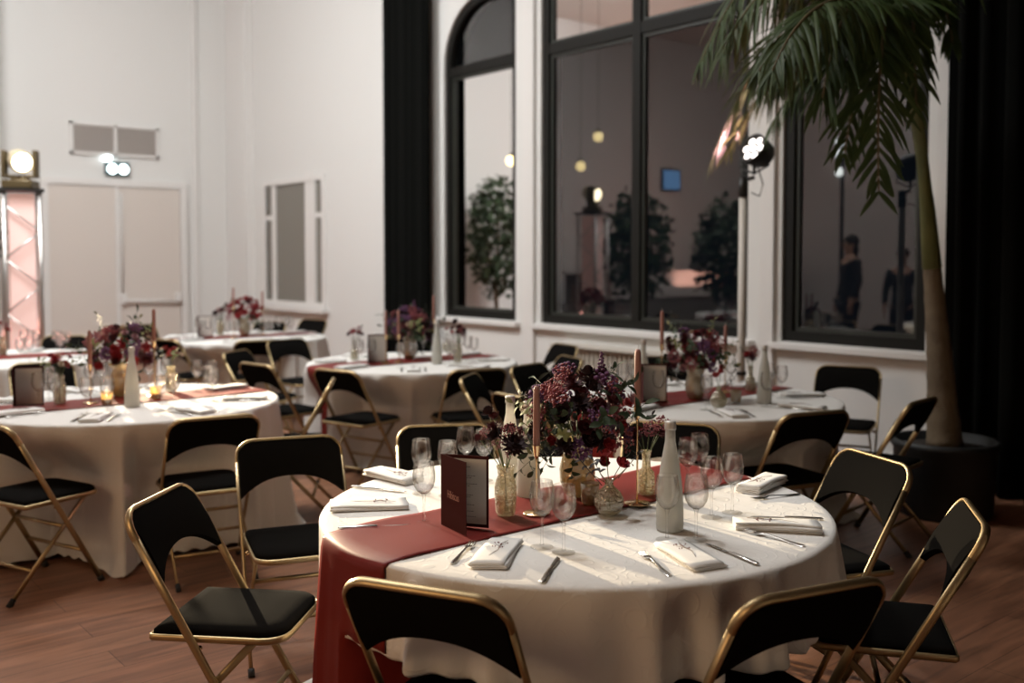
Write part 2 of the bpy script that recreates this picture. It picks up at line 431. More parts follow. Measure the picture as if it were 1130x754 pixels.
# trims and pilasters on the pale end
structure(MB().box((UW + .02, 6.12, HC / 2), (.05, .06, HC)), 'trim_1', M_trim)
structure(MB().box((UW + .35, VW - .06, HC / 2), (.7, .14, HC)), 'wall_pilaster', M_trim)
structure(MB().box((UW + .18, 2.35, HC / 2 + .1), (.36, 1.9, HC - .2)), 'wall_pier', M_wall)
structure(MB().box((-11.2, VW - .012, .06), (7.4, .024, .12)), 'baseboard_window', M_trim)
structure(MB().box((-4.6, VW - .012, .06), (5.4, .024, .12)), 'baseboard_hall', M_trim)
structure(MB().box((UW + .012, 6.3, .06), (.024, .8, .12)), 'baseboard_end', M_trim)
structure(MB().box((-7.81, VW - .02, 2.6), (.16, .05, 4.6)), 'trim_2', M_trim)
structure(MB().box((-4.865, VW - .02, 2.6), (.13, .05, 4.6)), 'trim_3', M_trim)
structure(MB().box((-3.40, VW - .03, 2.6), (.10, .07, 5.2)), 'trim_4', M_trim)

def wall_vent():
    root = empty('wall_vent', (UW, 4.92, 3.27), 0, 'pale double grille vent high on the wall above the double door', 'vent')
    ww, hh = 1.22, .42
    fr = MB()
    for y in (-ww / 2, 0, ww / 2): fr.box((.02, y, 0), (.04, .04, hh + .04))
    for z in (-hh / 2, hh / 2): fr.box((.02, 0, z), (.04, ww + .04, .04))
    fr.build('vent_frame', M_trim, root, smooth=False)
    gm = mat('vent_grey', (.44, .40, .37), .7)
    for y in (-ww / 4, ww / 4):
        g = MB().box((.005, y, 0), (.01, ww / 2 - .03, hh - .03))
        for i in range(12): g.box((.018, y, -hh / 2 + .03 + i * (hh - .06) / 11), (.016, ww / 2 - .05, .012), Matrix.Rotation(.5, 3, 'Y'))
        g.build('grille', gm, root, smooth=False)
wall_vent()
def emergency_light():
    root = empty('emergency_light', (UW, 4.93, 2.86), 0, 'small twin-lamp emergency light glowing above the double door', 'emergency light')
    MB().box((.04, 0, 0), (.08, .34, .2)).build('housing', mat('teal_housing', (.06, .11, .12), .5), root, smooth=False, bevel=.01)
    em = mat('emergency_lamp', (.9, 1, 1), .3, emit=(.8, .97, 1), es=7)
    for y in (-.078, .082): MB().lathe([(0, .03), (.06, .02), (.07, 0), (0, 0)], 16).build('lamp', em, root).matrix_local = Matrix.Translation((.08, y, -.01)) @ Matrix.Rotation(PI / 2, 4, 'Y')
    MB().box((.045, -.13, .135), (.05, .09, .07)).build('indicator', em, root, smooth=False)
emergency_light()

# ------------------------------------------------------------------ curtains
def curtain(name, path, h, label, step=.02, amp=.05, wave=.17, z0=.01):
    P = [Vector((*p, 0)) for p in path]; pts = []; s = 0
    for a, b in zip(P, P[1:]):
        d = (b - a); n = max(2, int(d.length / step)); t = d.normalized(); nn = Vector((-t.y, t.x, 0))
        for i in range(n):
            q = a + d * (i / n); ss = s + d.length * i / n
            off = amp * math.sin(2 * PI * ss / wave + .8 * math.sin(ss * 5)) + .3 * amp * math.sin(2 * PI * ss / (wave * .43))
            pts.append((q, nn, off))
        s += d.length
    rows = []
    for k in range(9):
        z = z0 + (h - z0) * k / 8; sc = 1.15 - .4 * k / 8
        rows.append([(q.x + nn.x * off * sc, q.y + nn.y * off * sc, z) for q, nn, off in pts])
    return tag(MB().grid(rows).build(name, M_curt, None, solid=.012), label, 'curtain')
curtain('stage_curtain', [(-10.42, VW - .13), (-9.40, VW - .13)], 6.2, 'long black pleated curtain hanging between the pale wall and the arched window')
curtain('stage_curtain', [(-3.30, VW - .2), (-2.7, VW - .26), (-2.0, 6.2), (-1.3, 5.3), (-.5, 4.9), (1.5, 4.6)], 6.2, 'wide black curtain filling the dark corner behind the potted palm')

# radiator under the middle window
def radiator():
    root = empty('radiator', (-6.55, VW - .1, 0), 0, 'low beige ribbed radiator cover on the wall under the middle window', 'radiator')
    rm = mat('beige_enamel', (.50, .45, .385), .6)
    MB().box((0, 0, .70), (1.5, .2, .03)).build('top', mat('pale_enamel', (.6, .56, .5), .5), root, smooth=False, bevel=.006)
    b = MB().box((0, .03, .38), (1.46, .1, .6))
    for i in range(24): b.box((-.70 + i * 1.40 / 23, -.03, .38), (.03, .03, .56))
    b.build('ribbed_panel', rm, root, smooth=False)
    for x in (-.62, .62): MB().box((x, .02, .04), (.05, .12, .08)).build('foot', rm, root, smooth=False)
radiator()

# ------------------------------------------------------------------ folding chairs
TOPY, TOPZ, FOOTY = -.25, .80, .20
def fy(z): return TOPY + (FOOTY - TOPY) * (TOPZ - z) / TOPZ       # y of the long tube at height z
def make_chair():
    root = empty('folding_chair')
    hw = .213; rc = .07
    ax = Vector((0, TOPY - FOOTY, TOPZ)).normalized()             # up along the long tube
    nrm = Vector((0, ax.z, -ax.y))                                # out of the frame's plane
    def P(x, s): return Vector((x, FOOTY, 0)) + ax * s            # s = metres along the tube
    Ltot = math.hypot(TOPY - FOOTY, TOPZ)
    split = Ltot - rc - .02
    top = [P(-hw, split)] + [P(-hw + rc - rc * math.cos(w), Ltot - rc + rc * math.sin(w)) for w in [PI / 2 * i / 5 for i in range(6)]]
    top += [P(hw - rc + rc * math.sin(w), Ltot - rc + rc * math.cos(w)) for w in [PI / 2 * i / 5 for i in range(6)]] + [P(hw, split)]
    MB().tube(top, .0075, 8, r2=.0135, up=nrm, caps=False).build('top_rail', M_gold, root)
    for sx in (-1, 1):
        lg = MB().tube([P(sx * hw, .012), P(sx * hw, .3), P(sx * hw, .6), P(sx * hw, split)], .0075, 8, r2=.0135, up=nrm).build('leg', M_gold, root)
        MB().tube([P(sx * hw, -.001) + Vector((0, 0, .001)), P(sx * hw, .03)], .0125, 8, r2=.0165, up=nrm).build('rubber_foot', M_rub, lg)
    # padded back
    prof = []; n = 14; xi = hw - .008
    def outline(d):
        pts = []
        xs = [-xi + 2 * xi * i / n for i in range(n + 1)]
        up_, lo = [], []
        for x in xs:
            u = abs(x) / xi
            q = max(0, abs(x) - (hw - rc)); yt = Ltot - .008 - (rc - math.sqrt(max(0, rc * rc - q * q)))
            yb = Ltot - .155 - .085 * u ** 2.4
            up_.append(P(x, yt) + nrm * d); lo.append(P(x, yb) + nrm * d)
        return up_, lo
    mb = MB()
    rows = []
    for d, k in ((-.010, 1), (.010, 1)):
        u_, l_ = outline(d); rows.append((u_, l_))
    def patch(u_, l_, bul):
        g = []
        for j in range(5):
            f = j / 4; b = 4 * f * (1 - f)
            g.append([u_[i].lerp(l_[i], f) + nrm * bul * b for i in range(n + 1)])
        return g
    A = patch(*rows[0], -.008); B = patch(*rows[1], .008)
    ringA = A[0] + [r[-1] for r in A[1:]] + list(reversed(A[-1]))[1:] + [r[0] for r in reversed(A[1:-1])]
    ringB = B[0] + [r[-1] for r in B[1:]] + list(reversed(B[-1]))[1:] + [r[0] for r in reversed(B[1:-1])]
    mb.grid(A).grid(B)
    o = len(mb.v); k = len(ringA); mb.v += [tuple(p) for p in ringA] + [tuple(p) for p in ringB]
    mb.f += [(o + i, o + (i + 1) % k, o + k + (i + 1) % k, o + k + i) for i in range(k)]
    mb.build('backrest', M_black, root)
    # seat
    sw, y0, y1, zc = .19, -.175, .225, .445
    def seat_ring(z, ins):
        pts = []
        for (cx_, cy_, a0, r) in ((sw, y1, 0, .07), (-sw, y1, PI / 2, .07), (-sw, y0, PI, .012), (sw, y0, 1.5 * PI, .012)):
            r_ = r; cx2 = cx_ - math.copysign(r_, cx_); cy2 = cy_ - (r_ if cy_ > 0 else -r_)
            for i in range(5):
                w = a0 + PI / 2 * i / 4
                x = cx2 + r_ * math.cos(w); y = cy2 + r_ * math.sin(w)
                pts.append((x * (1 - ins / sw), (y - .025) * (1 - ins / .2) + .025, z))
        return pts
    cs = MB(); rr = [seat_ring(.432, .002), seat_ring(.447, .002), seat_ring(.456, .012), seat_ring(.462, .05), seat_ring(.463, .12)]
    nn = len(rr[0]); o = 0
    for r in rr: cs.v += r
    for i in range(len(rr) - 1):
        cs.f += [(i * nn + j, i * nn + (j + 1) % nn, (i + 1) * nn + (j + 1) % nn, (i + 1) * nn + j) for j in range(nn)]
    cs.f += [tuple(range(nn)), tuple((len(rr) - 1) * nn + j for j in range(nn))]
    cs.build('seat', M_black, root)
    MB().tube(seat_ring(.428, -.004), .006, 6, r2=.011, closed=True).build('seat_frame', M_gold, root)
    # crossing rear frame
    hx = .182
    def Q(x, z): return Vector((x, .14 - (.40) * (.425 - z) / .425, z))
    qd = (Q(0, 0) - Q(0, .4)).normalized(); qn = Vector((0, qd.z, -qd.y))
    for sx in (-1, 1):
        lg = MB().tube([Q(sx * hx, .012), Q(sx * hx, .42)], .007, 8, r2=.0115, up=qn).build('leg', M_gold, root)
        MB().tube([Q(sx * hx, .0), Q(sx * hx, .028)], .0115, 8, r2=.0145, up=qn).build('rubber_foot', M_rub, lg)
        MB().tube([(sx * .188, fy(.40), .40), (sx * (hw - .004), fy(.40), .40)], .008, 8).build('pivot', M_goldp, root)
    MB().tube([Q(-hx, .13), Q(hx, .13)], .009, 8).build('stretcher', M_gold, root)
    MB().tube([Q(-hx, .30), Q(hx, .30)], .009, 8).build('stretcher', M_gold, root)
    MB().tube([(-hw, fy(.17), .17), (hw, fy(.17), .17)], .009, 8).build('stretcher', M_gold, root)
    return root
chair = Proto(make_chair)
CHAIRS = {}          # table -> list of (origin, rz)
def put_chair(table, px, py, face, label, group):
    t = pix(px, py, TOPZ)
    fx, fw = cam2w(*face); L_ = math.hypot(fx, fw); fx, fw = fx / L_, fw / L_
    rz = math.atan2(-fx, fw)
    o = Vector((t.x - fx * TOPY, t.y - fw * TOPY, 0))
    CHAIRS.setdefault(table, []).append((o, rz))
    chair(o, rz, label, 'chair', group)
g1, g2, g3, g4, g5 = ('chairs around the table with the burgundy menu', 'chairs around the candlelit table by the double door', 'chairs around the table by the palm', 'chairs around the table by the black curtain', 'chairs around the far tables')
for args in [
    ('T1', 462, 651, (.40, .92), 'black and gold folding chair in front of the runner\'s hanging end, back to viewer', g1),
    ('T1', 905, 651, (-.42, .91), 'folding chair seen from behind, its black back overlapping the side-on chair beside it', g1),
    ('T1', 1077, 566, (-.95, .26), 'gold folding chair seen edge-on against the dark floor and black curtain', g1),
    ('T1', 968, 505, (-.95, -.30), 'folding chair with dull olive-lit back fully outlined in gold, behind rolled napkins', g1),
    ('T1', 491, 470, (.18, -.98), 'black folding chair directly behind the four wine glasses and open menu', g1),
    ('T1', 318, 484, (.37, -.93), 'wide black folding chair facing the viewer beyond the napkins, floor between its legs', g1),
    ('T1', 172, 548, (.985, -.12), 'folding chair in side view with its whole black seat and crossed legs showing', g1),
    ('T1', 742, 468, (-.30, -.95), 'black folding chair mostly hidden behind the frosted bottle and cut-glass vase', g1),
    ('T2', 238, 461, (-.50, .86), 'folding chair with black seat tucked at the candlelit table, between two nearer chairs', g2),
    ('T2', -20, 469, (.50, .86), 'folding chair cut off by the picture edge beside the long hanging cloth corner', g2),
    ('T2', 367, 421, (-.99, -.12), 'edge-on folding chair with bright gold leg in front of the curtain-side tablecloth', g2),
    ('T2', 45, 401, (.60, -.8), 'black folding chair behind the candlelit table\'s menu and small flowers', g2),
    ('T3', 902, 456, (-.40, .91), 'black folding chair with one long bright gold leg, tucked at the palm-side table', g3),
    ('T3', 937, 405, (-.45, -.89), 'black folding chair against the wall under the window nearest the palm', g3),
    ('T3', 1020, 442, (-.72, .66), 'tilted-looking folding chair standing in front of the palm\'s black pot', g3),
    ('T3', 516, 415, (.97, -.22), 'edge-on folding chair with orange-lit gold leg between the two back tables', g3),
    ('T3', 581, 403, (.80, -.60), 'black folding chair with arched back standing in front of the bare white wall', g3),
    ('T3', 566, 437, (.79, .61), 'folding chair with lime-lit back just behind the two frosted bottles', g3),
    ('T3', 728, 394, (.05, -1), 'black folding chair behind the palm-side table\'s cream menu card', g3),
    ('T4', 528, 408, (-.40, .92), 'black folding chair tucked at the curtain-side table, its seat toward the cloth folds', g4),
    ('T4', 625, 381, (-.80, -.45), 'black folding chair by the radiator, the farther of two side by side', g4),
    ('T4', 631, 394.5, (-.85, -.35), 'black folding chair by the radiator, the nearer of two side by side', g4),
    ('T4', 369, 409, (.58, .81), 'black folding chair in front of the curtain-side table\'s hanging red runner', g4),
    ('T4', 281, 402, (.67, .74), 'folding chair with olive-lit back and bright gold rail beyond the candlelit table', g4),
    ('T4', 315, 375, (.72, -.69), 'black folding chair with arched back before the far table\'s cloth, the wider of two', g4),
    ('T4', 259, 388, (.97, -.24), 'small dark edge-on folding chair before the far table\'s cloth', g4),
    ('T5', 285, 376, (-.40, .92), 'black folding chair tucked at the far table, partly covered by a wider chair', g5),
    ('T5', 181, 375, (.58, .81), 'black folding chair tucked at the far table behind the candlelit bouquet', g5),
    ('T5', 299, 355, (-.3, -.95), 'tiny dark folding chair behind the far table, below the pale window', g5),
    ('T5', 347, 353, (-.5, -.87), 'tiny black folding chair behind the far table, nearest the white wall corner', g5),
    ('T5', 151, 359, (.7, -.7), 'small black folding chair standing in front of the double door', g5),
    ('T6', 73, 371, (.10, -.99), 'small black folding chair beside the glowing tower, before the pale wall', g5),
]: put_chair(*args)

# ------------------------------------------------------------------ tables, cloths and runners
TR, TZ = .80, .75
TABLES = {'T1': cam2w(.20, 3.19), 'T2': cam2w(-2.14, 5.55), 'T3': cam2w(1.06, 5.69), 'T4': cam2w(-.77, 7.69), 'T5': cam2w(-2.72, 10.1), 'T6': cam2w(-4.07, 7.95)}
def make_table():
    root = empty('banquet_table')
    wd = mat('plywood_top', (.35, .24, .14), .6); lm = mat('grey_steel_leg', (.2, .2, .2), .4, 1)
    MB().lathe([(0, .705), (.775, .705), (.78, .715), (.78, .735), (.775, .742), (0, .742)], 64).build('tabletop', wd, root)
    for k in range(4):
        w = PI / 4 + k * PI / 2; c, s = math.cos(w), math.sin(w)
        MB().tube([(.28 * c, .28 * s, .71), (.33 * c, .33 * s, 0)], .015, 8).build('leg', lm, root)
    return root
table = Proto(make_table)

class Cloth:
    def __init__(s, key, seed, corner):
        s.over = key == 'T1'; s.c = Vector((*TABLES[key], 0)); s.n = 384; rn = random.Random(seed)
        s.ph = [rn.uniform(0, 6.28) for _ in range(6)]; s.corner = corner; s.rn = rn
        lim = []
        for i in range(s.n):
            w = 2 * PI * i / s.n; d = Vector((math.cos(w), math.sin(w), 0)); L_ = 9
            for (o, rz) in CHAIRS.get(key, []):
                Rm = Matrix.Rotation(-rz, 3, 'Z'); r = .30
                while r < 1.05:
                    q = Rm @ (s.c + d * r - o)
                    if abs(q.x) < .255 and -.4 < q.y < .285: L_ = min(L_, r); break
                    r += .005
            lim.append(L_)
        out = []
        for i in range(s.n):                       # let the cloth round the chair fronts softly
            v = min(lim[(i + k) % s.n] + (.035 * (abs(k) - 1) if abs(k) > 1 else 0) for k in range(-7, 8)); out.append(v)
        s.lim = [min(out[(i + k) % s.n] for k in (-1, 0, 1)) for i in range(s.n)]
    def cornerness(s, w):
        v = 0
        for k in range(4):
            d = (w - s.corner - k * PI / 2 + PI) % (2 * PI) - PI; v = max(v, math.exp(-(d / .17) ** 2))
        return v
    def R(s, w, t):
        p = s.ph
        am = .55 + .45 * math.sin(2 * w + p[4]) * math.sin(3 * w + p[5])
        f = .022 * math.sin(12 * w + p[0] + 1.2 * math.sin(2 * w + p[5])) + am * (.050 * math.sin(25 * w + p[1] + 1.6 * math.sin(3 * w + p[3])) + .024 * math.sin(41 * w + p[2] + 2 * math.sin(5 * w)))
        f = f * (.85 + 6 * max(0, f)) + .005
        f *= 1 - .85 * max(math.exp(-((abs((w + PI) % (2 * PI) - PI) - PI / 2 - .03) / .30) ** 4), 0)      # the runner's weight flattens the folds
        c = s.cornerness(w)
        r = TR + .010 + .008 * t + f * (t ** .55) * (1 + .45 * t) + .13 * c * t * t
        fi = (w / (2 * PI) * s.n) % s.n; i = int(fi); fr = fi - i
        lm = s.lim[i] * (1 - fr) + s.lim[(i + 1) % s.n] * fr
        if lm < r + .02:                            # a seat pushed under the table draws the cloth in
            k = min(1, max(0, (t - .335) / .05)) if s.over else min(1, max(0, (t - .03) / .35)); k = k * k * (3 - 2 * k)
            r = r * (1 - k) + min(r, lm - .016 + .06 * f * t) * k
        return max(r, .32)
    def zd(s, w, t):
        c = s.cornerness(w); z1 = .028 + .007 * math.sin(46 * w) - .022 * c
        return .738 + (z1 - .738) * t
    def build(s, name, label):
        mb = MB(); uv = []; n = s.n
        radii = [.12, .25, .38, .5, .6, .7, .77, .795, .806]
        mb.v.append((0, 0, TZ)); 
        rows = []
        for r in radii:
            z = TZ if r < .79 else (TZ - .001 if r < .8 else TZ - .005)
            rows.append([(r * math.cos(2 * PI * i / n), r * math.sin(2 * PI * i / n), z) for i in range(n)])
        TS = [0, .03, .07, .12, .18, .24, .29, .325, .34, .352, .364, .376, .39, .42, .48, .56, .64, .73, .82, .91, 1.0]; K = len(TS) - 1
        for k in range(K + 1):
            t = TS[k]
            row = []
            for i in range(n):
                w = 2 * PI * i / n; r = s.R(w, t)
                if k == K: r += .09 * s.cornerness(w)
                row.append((r * math.cos(w), r * math.sin(w), s.zd(w, t)))
            rows.append(row)
        for r in rows: mb.v += r
        mb.f += [(0, 1 + i, 1 + (i + 1) % n) for i in range(n)]
        for k in range(len(rows) - 1):
            a, b = 1 + k * n, 1 + (k + 1) * n
            mb.f += [(a + i, a + (i + 1) % n, b + (i + 1) % n, b + i) for i in range(n)]
        me = mb.mesh(name, M_cloth)
        ul = me.uv_layers.new(name='UVMap')
        for lp in me.loops:
            x, y, z = me.vertices[lp.vertex_index].co
            w = math.atan2(y, x); rr = math.hypot(x, y); d = rr if z > TZ - .004 else .8 + (TZ - z)
            # unrolled position on the fabric
            ul.data[lp.index].uv = (w * .85, d) if z < TZ - .004 else (x, y)
        o = link(name, me); o.location = s.c
        return tag(o, label, 'tablecloth')
    def runner(s, name, label, off=-.05, hw=.18, ends=(1, 1), drop=.95):
        mb = MB(); cols = 22; rows = []
        for j in range(cols + 1):
            x = off - hw + 2 * hw * j / cols
            ve = math.sqrt((TR + .004) ** 2 - x * x); col = []
            def hang(sign):
                w = math.atan2(sign * ve, x); pts = []
                for k in range(25):
                    t = drop * k / 24; r = s.R(w, t) + .007 + .004 * math.sin(j * 1.3 + t * 4) * t; pts.append((r * math.cos(w), r * math.sin(w), max(.012, s.zd(w, t))))
                return pts
            if ends[0]: col += list(reversed(hang(-1)))
            m = 30
            for k in range(m + 1):
                v = -ve + 2 * ve * k / m
                wr = .0018 * math.sin(9 * v + 4 * x / hw) * (.4 + .6 * abs(x / hw)) + .0012 * math.sin(23 * v - 9 * x)
                e = 0 if 1 < k < m - 1 else (.006 if k in (0, m) else .002)
                col.append((x + .006 * math.sin(5 * v), v, TZ + .0045 + wr - e))
            if ends[1]: col += hang(1)
            rows.append(col)
        o = mb.grid(rows).build(name, M_runner, None, solid=.0012); o.location = s.c
        return tag(o, label, 'table runner')
CL = {}
TLAB = {'T1': 'menu table nearest the viewer', 'T2': 'candlelit table', 'T3': 'palm-side table', 'T4': 'curtain-side table', 'T5': 'far corner table', 'T6': 'tower-side table'}
CLAB = {'T1': 'white damask tablecloth under the open burgundy menu, falling to the floor',
        'T2': 'white tablecloth with a long corner trailing on the wood floor',
        'T3': 'white tablecloth on the table beside the potted palm',
        'T4': 'white tablecloth with deep folds on the table by the black curtain',
        'T5': 'white tablecloth on the far table in the pale corner',
        'T6': 'white tablecloth on the table under the glowing tower'}
for i, (k, c) in enumerate(TABLES.items()):
    table((*c, 0), .3 * i, 'round banquet table standing under the white cloth of the ' + TLAB[k], 'table')
    fa = {'T2': math.atan2(-2.0, .9)}.get(k, .6 + i)
    if k == 'T2':
        q = pix(128, 648, 0); fa = math.atan2(q.y - c[1], q.x - c[0])
    CL[k] = Cloth(k, 10 + i, fa); CL[k].build('tablecloth', CLAB[k])
    CL[k].runner('table_runner', 'burgundy satin runner across the ' + TLAB[k], ends=(0, 1) if k in ('T5', 'T6') else (1, 1))
ZT = TZ + .001          # on the cloth
ZR = TZ + .0075         # on the runner

# ------------------------------------------------------------------ tableware
def make_glass():
    root = empty('wine_glass')
    MB().lathe([(0, .088), (.010, .089), (.021, .097), (.030, .112), (.0345, .130), (.0345, .148), (.032, .168), (.0295, .185), (.0288, .186), (.0282, .185), (.0308, .168), (.0333, .148), (.0333, .131), (.0288, .113), (.020, .0985), (.009, .0905), (0, .0900)], 28).build('bowl', M_glass, root)
    MB().lathe([(.0, .006), (.006, .007), (.0042, .014), (.0036, .04), (.0040, .07), (.0065, .085), (.009, .0885), (0, .0885)], 14).build('stem', M_glass, root)
    MB().lathe([(0, 0), (.031, 0), (.0325, .0012), (.031, .0024), (.015, .0038), (.006, .0065), (0, .0068)], 28).build('foot', M_foot, root)
    return root
glass = Proto(make_glass)
def make_bottle():
    root = empty('water_bottle')
    MB().lathe([(0, 0), (.034, 0), (.0395, .004), (.0405, .02), (.0395, .08), (.036, .13), (.0285, .19), (.0205, .235), (.0155, .262), (.0145, .30), (.0138, .301), (.0145, .262), (.0195, .234), (.0275, .19), (.0350, .13), (.0385, .08), (.0392, .02), (.037, .006), (0, .005)], 32).build('body', M_frost, root)
    MB().lathe([(.0138, .297), (.0168, .298), (.0172, .303), (.0165, .318), (.0155, .322), (0, .323)], 24).build('cap', mat('grey_cap', (.6, .58, .55), .35, .3), root)
    MB().lathe([(0, .007), (.036, .008), (.0378, .02), (.0372, .08), (.034, .13), (.0268, .19), (.0195, .225), (0, .2255)], 28).build('water', thin_glass('milky_water', tint=(.95, .95, .93), base=.02, milky=.3, milkcol=(.92, .92, .9)), root)
    return root
bottle = Proto(make_bottle)

def taper(holder_h, candle_h):
    def mk():
        root = empty('taper_candle_holder')
        MB().lathe([(0, 0), (.040, 0), (.042, .002), (.040, .004), (.012, .007), (.005, .012), (0, .012)], 28).build('base', M_goldp, root)
        MB().lathe([(0, .008), (.0035, .01), (.003, .05), (.003, holder_h - .05), (.004, holder_h - .04), (0, holder_h - .04)], 10).build('stem', M_goldp, root)
        MB().lathe([(0, holder_h - .042), (.005, holder_h - .04), (.009, holder_h - .03), (.0125, holder_h - .002), (.0135, holder_h), (.0118, holder_h), (.008, holder_h - .025), (0, holder_h - .028)], 16).build('cup', M_goldp, root)
        return root
    return mk
def make_candle(h):
    def mk():
        root = empty('taper_candle')
        MB().lathe([(0, -.02), (.0085, -.018), (.0105, 0), (.0112, .01), (.0108, h * .6), (.0098, h - .012), (.007, h - .003), (0, h)], 16).build('wax', M_taper, root)
        MB().tube([(0, 0, h - .004), (.0005, 0, h + .006), (.0015, 0, h + .011)], .0009, 5).build('wick', M_wick, root)
        return root
    return mk
HOLD = {h: Proto(taper(h, 0)) for h in (.214, .262, .316)}
CAND = {h: Proto(make_candle(h)) for h in (.186,)}
def candlestick(p, h, where):
    HOLD[h](p, 0, 'slim brass candle holder ' + where, 'candle holder', 'brass candle holders')
    CAND[.186]((p[0], p[1], p[2] + h), R0.uniform(0, 6), 'dusty pink unlit taper candle ' + where, 'candle', 'pink taper candles')

def lathe_vase(name, prof, m, n=28): return Proto(lambda: MB().lathe(prof, n).build(name, m))
def shell(out, th=.002):
    """outer profile bottom->top, returns outer + inner."""
    return [(0, out[0][1])] + out + [(max(.001, r - th), z) for r, z in reversed(out[1:])] + [(0, out[0][1] + .006)]
PRESSED = shell([(.026, 0), (.031, .01), (.034, .05), (.035, .085), (.030, .108), (.024, .122), (.026, .14), (.029, .152)])
ROUND = shell([(.022, 0), (.036, .010), (.046, .034), (.046, .050), (.036, .071), (.019, .086), (.013, .094), (.0125, .105), (.017, .113)])
CUT = shell([(.028, 0), (.031, .006), (.030, .055), (.026, .075), (.015, .088), (.0135, .12), (.017, .143), (.019, .147)])
URN = shell([(.030, 0), (.045, .012), (.058, .05), (.060, .09), (.052, .125), (.046, .14), (.056, .17), (.066, .19)])
VOTIVE = shell([(.024, 0), (.028, .008), (.030, .05), (.031, .068)])

# ---- blooms: shared meshes, +Z is where the flower looks
def petal(mb, ang, tilt, L_, w, base_r, curl, z0):
    rows = []
    for i in range(4):
        f = i / 3; wd = w * math.sin(PI * (.18 + .72 * f)) ; row = []
        for j in range(3):
            g = j - 1; r = base_r + L_ * f * math.cos(tilt + curl * f); z = z0 + L_ * f * math.sin(tilt + curl * f) + .15 * w * abs(g)
            x, y = r, g * wd * .5
            row.append((x * math.cos(ang) - y * math.sin(ang), x * math.sin(ang) + y * math.cos(ang), z))
        rows.append(row)
    mb.grid(rows)
def bloom_mesh(name, m, r, layers, seed, ball=False):
    rn = random.Random(seed); mb = MB()
    for (k, tilt, L_, w, br, z0, curl) in layers:
        for i in range(k): petal(mb, 2 * PI * (i + .5 * (z0 > 0)) / k + rn.uniform(-.15, .15), tilt + rn.uniform(-.12, .12), L_ * r * rn.uniform(.88, 1.08), w * r, br * r, curl, z0 * r)
    mb.ico((0, 0, -.05 * r), .34 * r, 1)
    return mb.mesh(name, m)
ROSE = [(7, .15, .85, .75, .15, -.25, .5), (6, .6, .75, .7, .12, -.15, .5), (6, 1.0, .65, .6, .1, -.05, .4), (5, 1.3, .6, .45, .05, 0, .3), (4, 1.5, .55, .35, .02, .05, .1)]
DAHLIA = [(13, -.25, .95, .32, .08, -.15, .25), (12, .15, .9, .30, .08, -.05, .25), (11, .5, .75, .28, .08, .02, .3), (9, .9, .6, .24, .05, .08, .3), (6, 1.25, .45, .2, .03, .12, .2)]
def cluster_mesh(name, m, r, n, br, seed, flat=.7):
    rn = random.Random(seed); mb = MB()
    for _ in range(n):
        d = Vector((rn.gauss(0, 1), rn.gauss(0, 1), rn.gauss(0, 1))).normalized(); q = d * r * rn.uniform(.55, 1.05); q.z *= flat
        mb.ico(q, br * rn.uniform(.6, 1.2), 1 if br > .004 else 0, (1, 1, .8))
    return mb.mesh(name, m)
def spike_mesh(name, m, L_, r, n, seed):
    rn = random.Random(seed); mb = MB()
    mb.tube([(0, 0, -.03), (0, 0, L_)], .002, 5)
    for i in range(n):
        f = i / n; w = i * 2.4; q = Vector((r * (1.05 - f) * math.cos(w), r * (1.05 - f) * math.sin(w), L_ * f))
        mb.ico(q, r * (.62 - .35 * f) * rn.uniform(.8, 1.15), 1, (1, 1, .75))
    return mb.mesh(name, m)
def leaf_mesh(name, m, L_, w, k, seed, stem=True):
    rn = random.Random(seed); mb = MB()
    if stem: mb.tube([(0, 0, -.04), (0, 0, .5 * L_ * k ** .5), (0, 0, L_ * k ** .6)], .0012, 4)
    for i in range(k):
        a = i * 2.4 + rn.uniform(-.3, .3); z = (i + .4) / k * L_ * k ** .6; ti = rn.uniform(.2, .9); rows = []
        if i == k - 1: ti = 1.5
        for s in range(5):
            f = s / 4; ww = w * math.sin(PI * min(.98, .06 + .9 * f)) ** .8; r = L_ * f * math.cos(ti - .5 * f); zz = z + L_ * f * math.sin(ti - .5 * f)
            rows.append([(r * math.cos(a) - g * ww * .5 * math.sin(a), r * math.sin(a) + g * ww * .5 * math.cos(a), zz + abs(g) * .1 * ww) for g in (-1, 0, 1)])
        mb.grid(rows)
    return mb.mesh(name, m)
BL = {
    'rose': [bloom_mesh('rose', M_bur, .030, ROSE, 1), bloom_mesh('rose', M_dark, .032, ROSE, 2)],
    'ranunculus': [bloom_mesh('ranunculus', M_red, .020, ROSE, 3)],
    'dahlia': [bloom_mesh('dahlia', M_bur, .034, DAHLIA, 4), bloom_mesh('dahlia', M_dark, .036, DAHLIA, 5)],
    'red_dahlia': [bloom_mesh('dahlia', M_red, .032, DAHLIA, 6)],
    'scabiosa': [bloom_mesh('scabiosa', M_mauve, .022, DAHLIA, 7)],
    'cream_flower': [bloom_mesh('cream_flower', M_cream, .022, DAHLIA, 8)],
    'statice': [cluster_mesh('statice', M_purp, .034, 70, .0055, 9), cluster_mesh('statice', M_purp, .028, 55, .006, 10)],
    'berry_spray': [cluster_mesh('berry_spray', M_rust, .036, 80, .0045, 11, .9), cluster_mesh('berry_spray', M_mauve, .030, 60, .004, 12, .8)],
    'stock_spike': [spike_mesh('stock_spike', M_purp, .10, .018, 22, 13)],
    'leaf_spray': [leaf_mesh('leaf_spray', M_leafd, .045, .026, 7, 14), leaf_mesh('leaf_spray', M_leafd, .055, .020, 8, 15), leaf_mesh('leaf_spray', M_leafd, .038, .030, 6, 16)],
    'pale_spray': [leaf_mesh('pale_spray', M_leafl, .03, .018, 8, 17)],
    'dark_sprig': [leaf_mesh('dark_sprig', mat('dark_leaf', (.02, .017, .02), .6), .02, .011, 8, 18)],
}
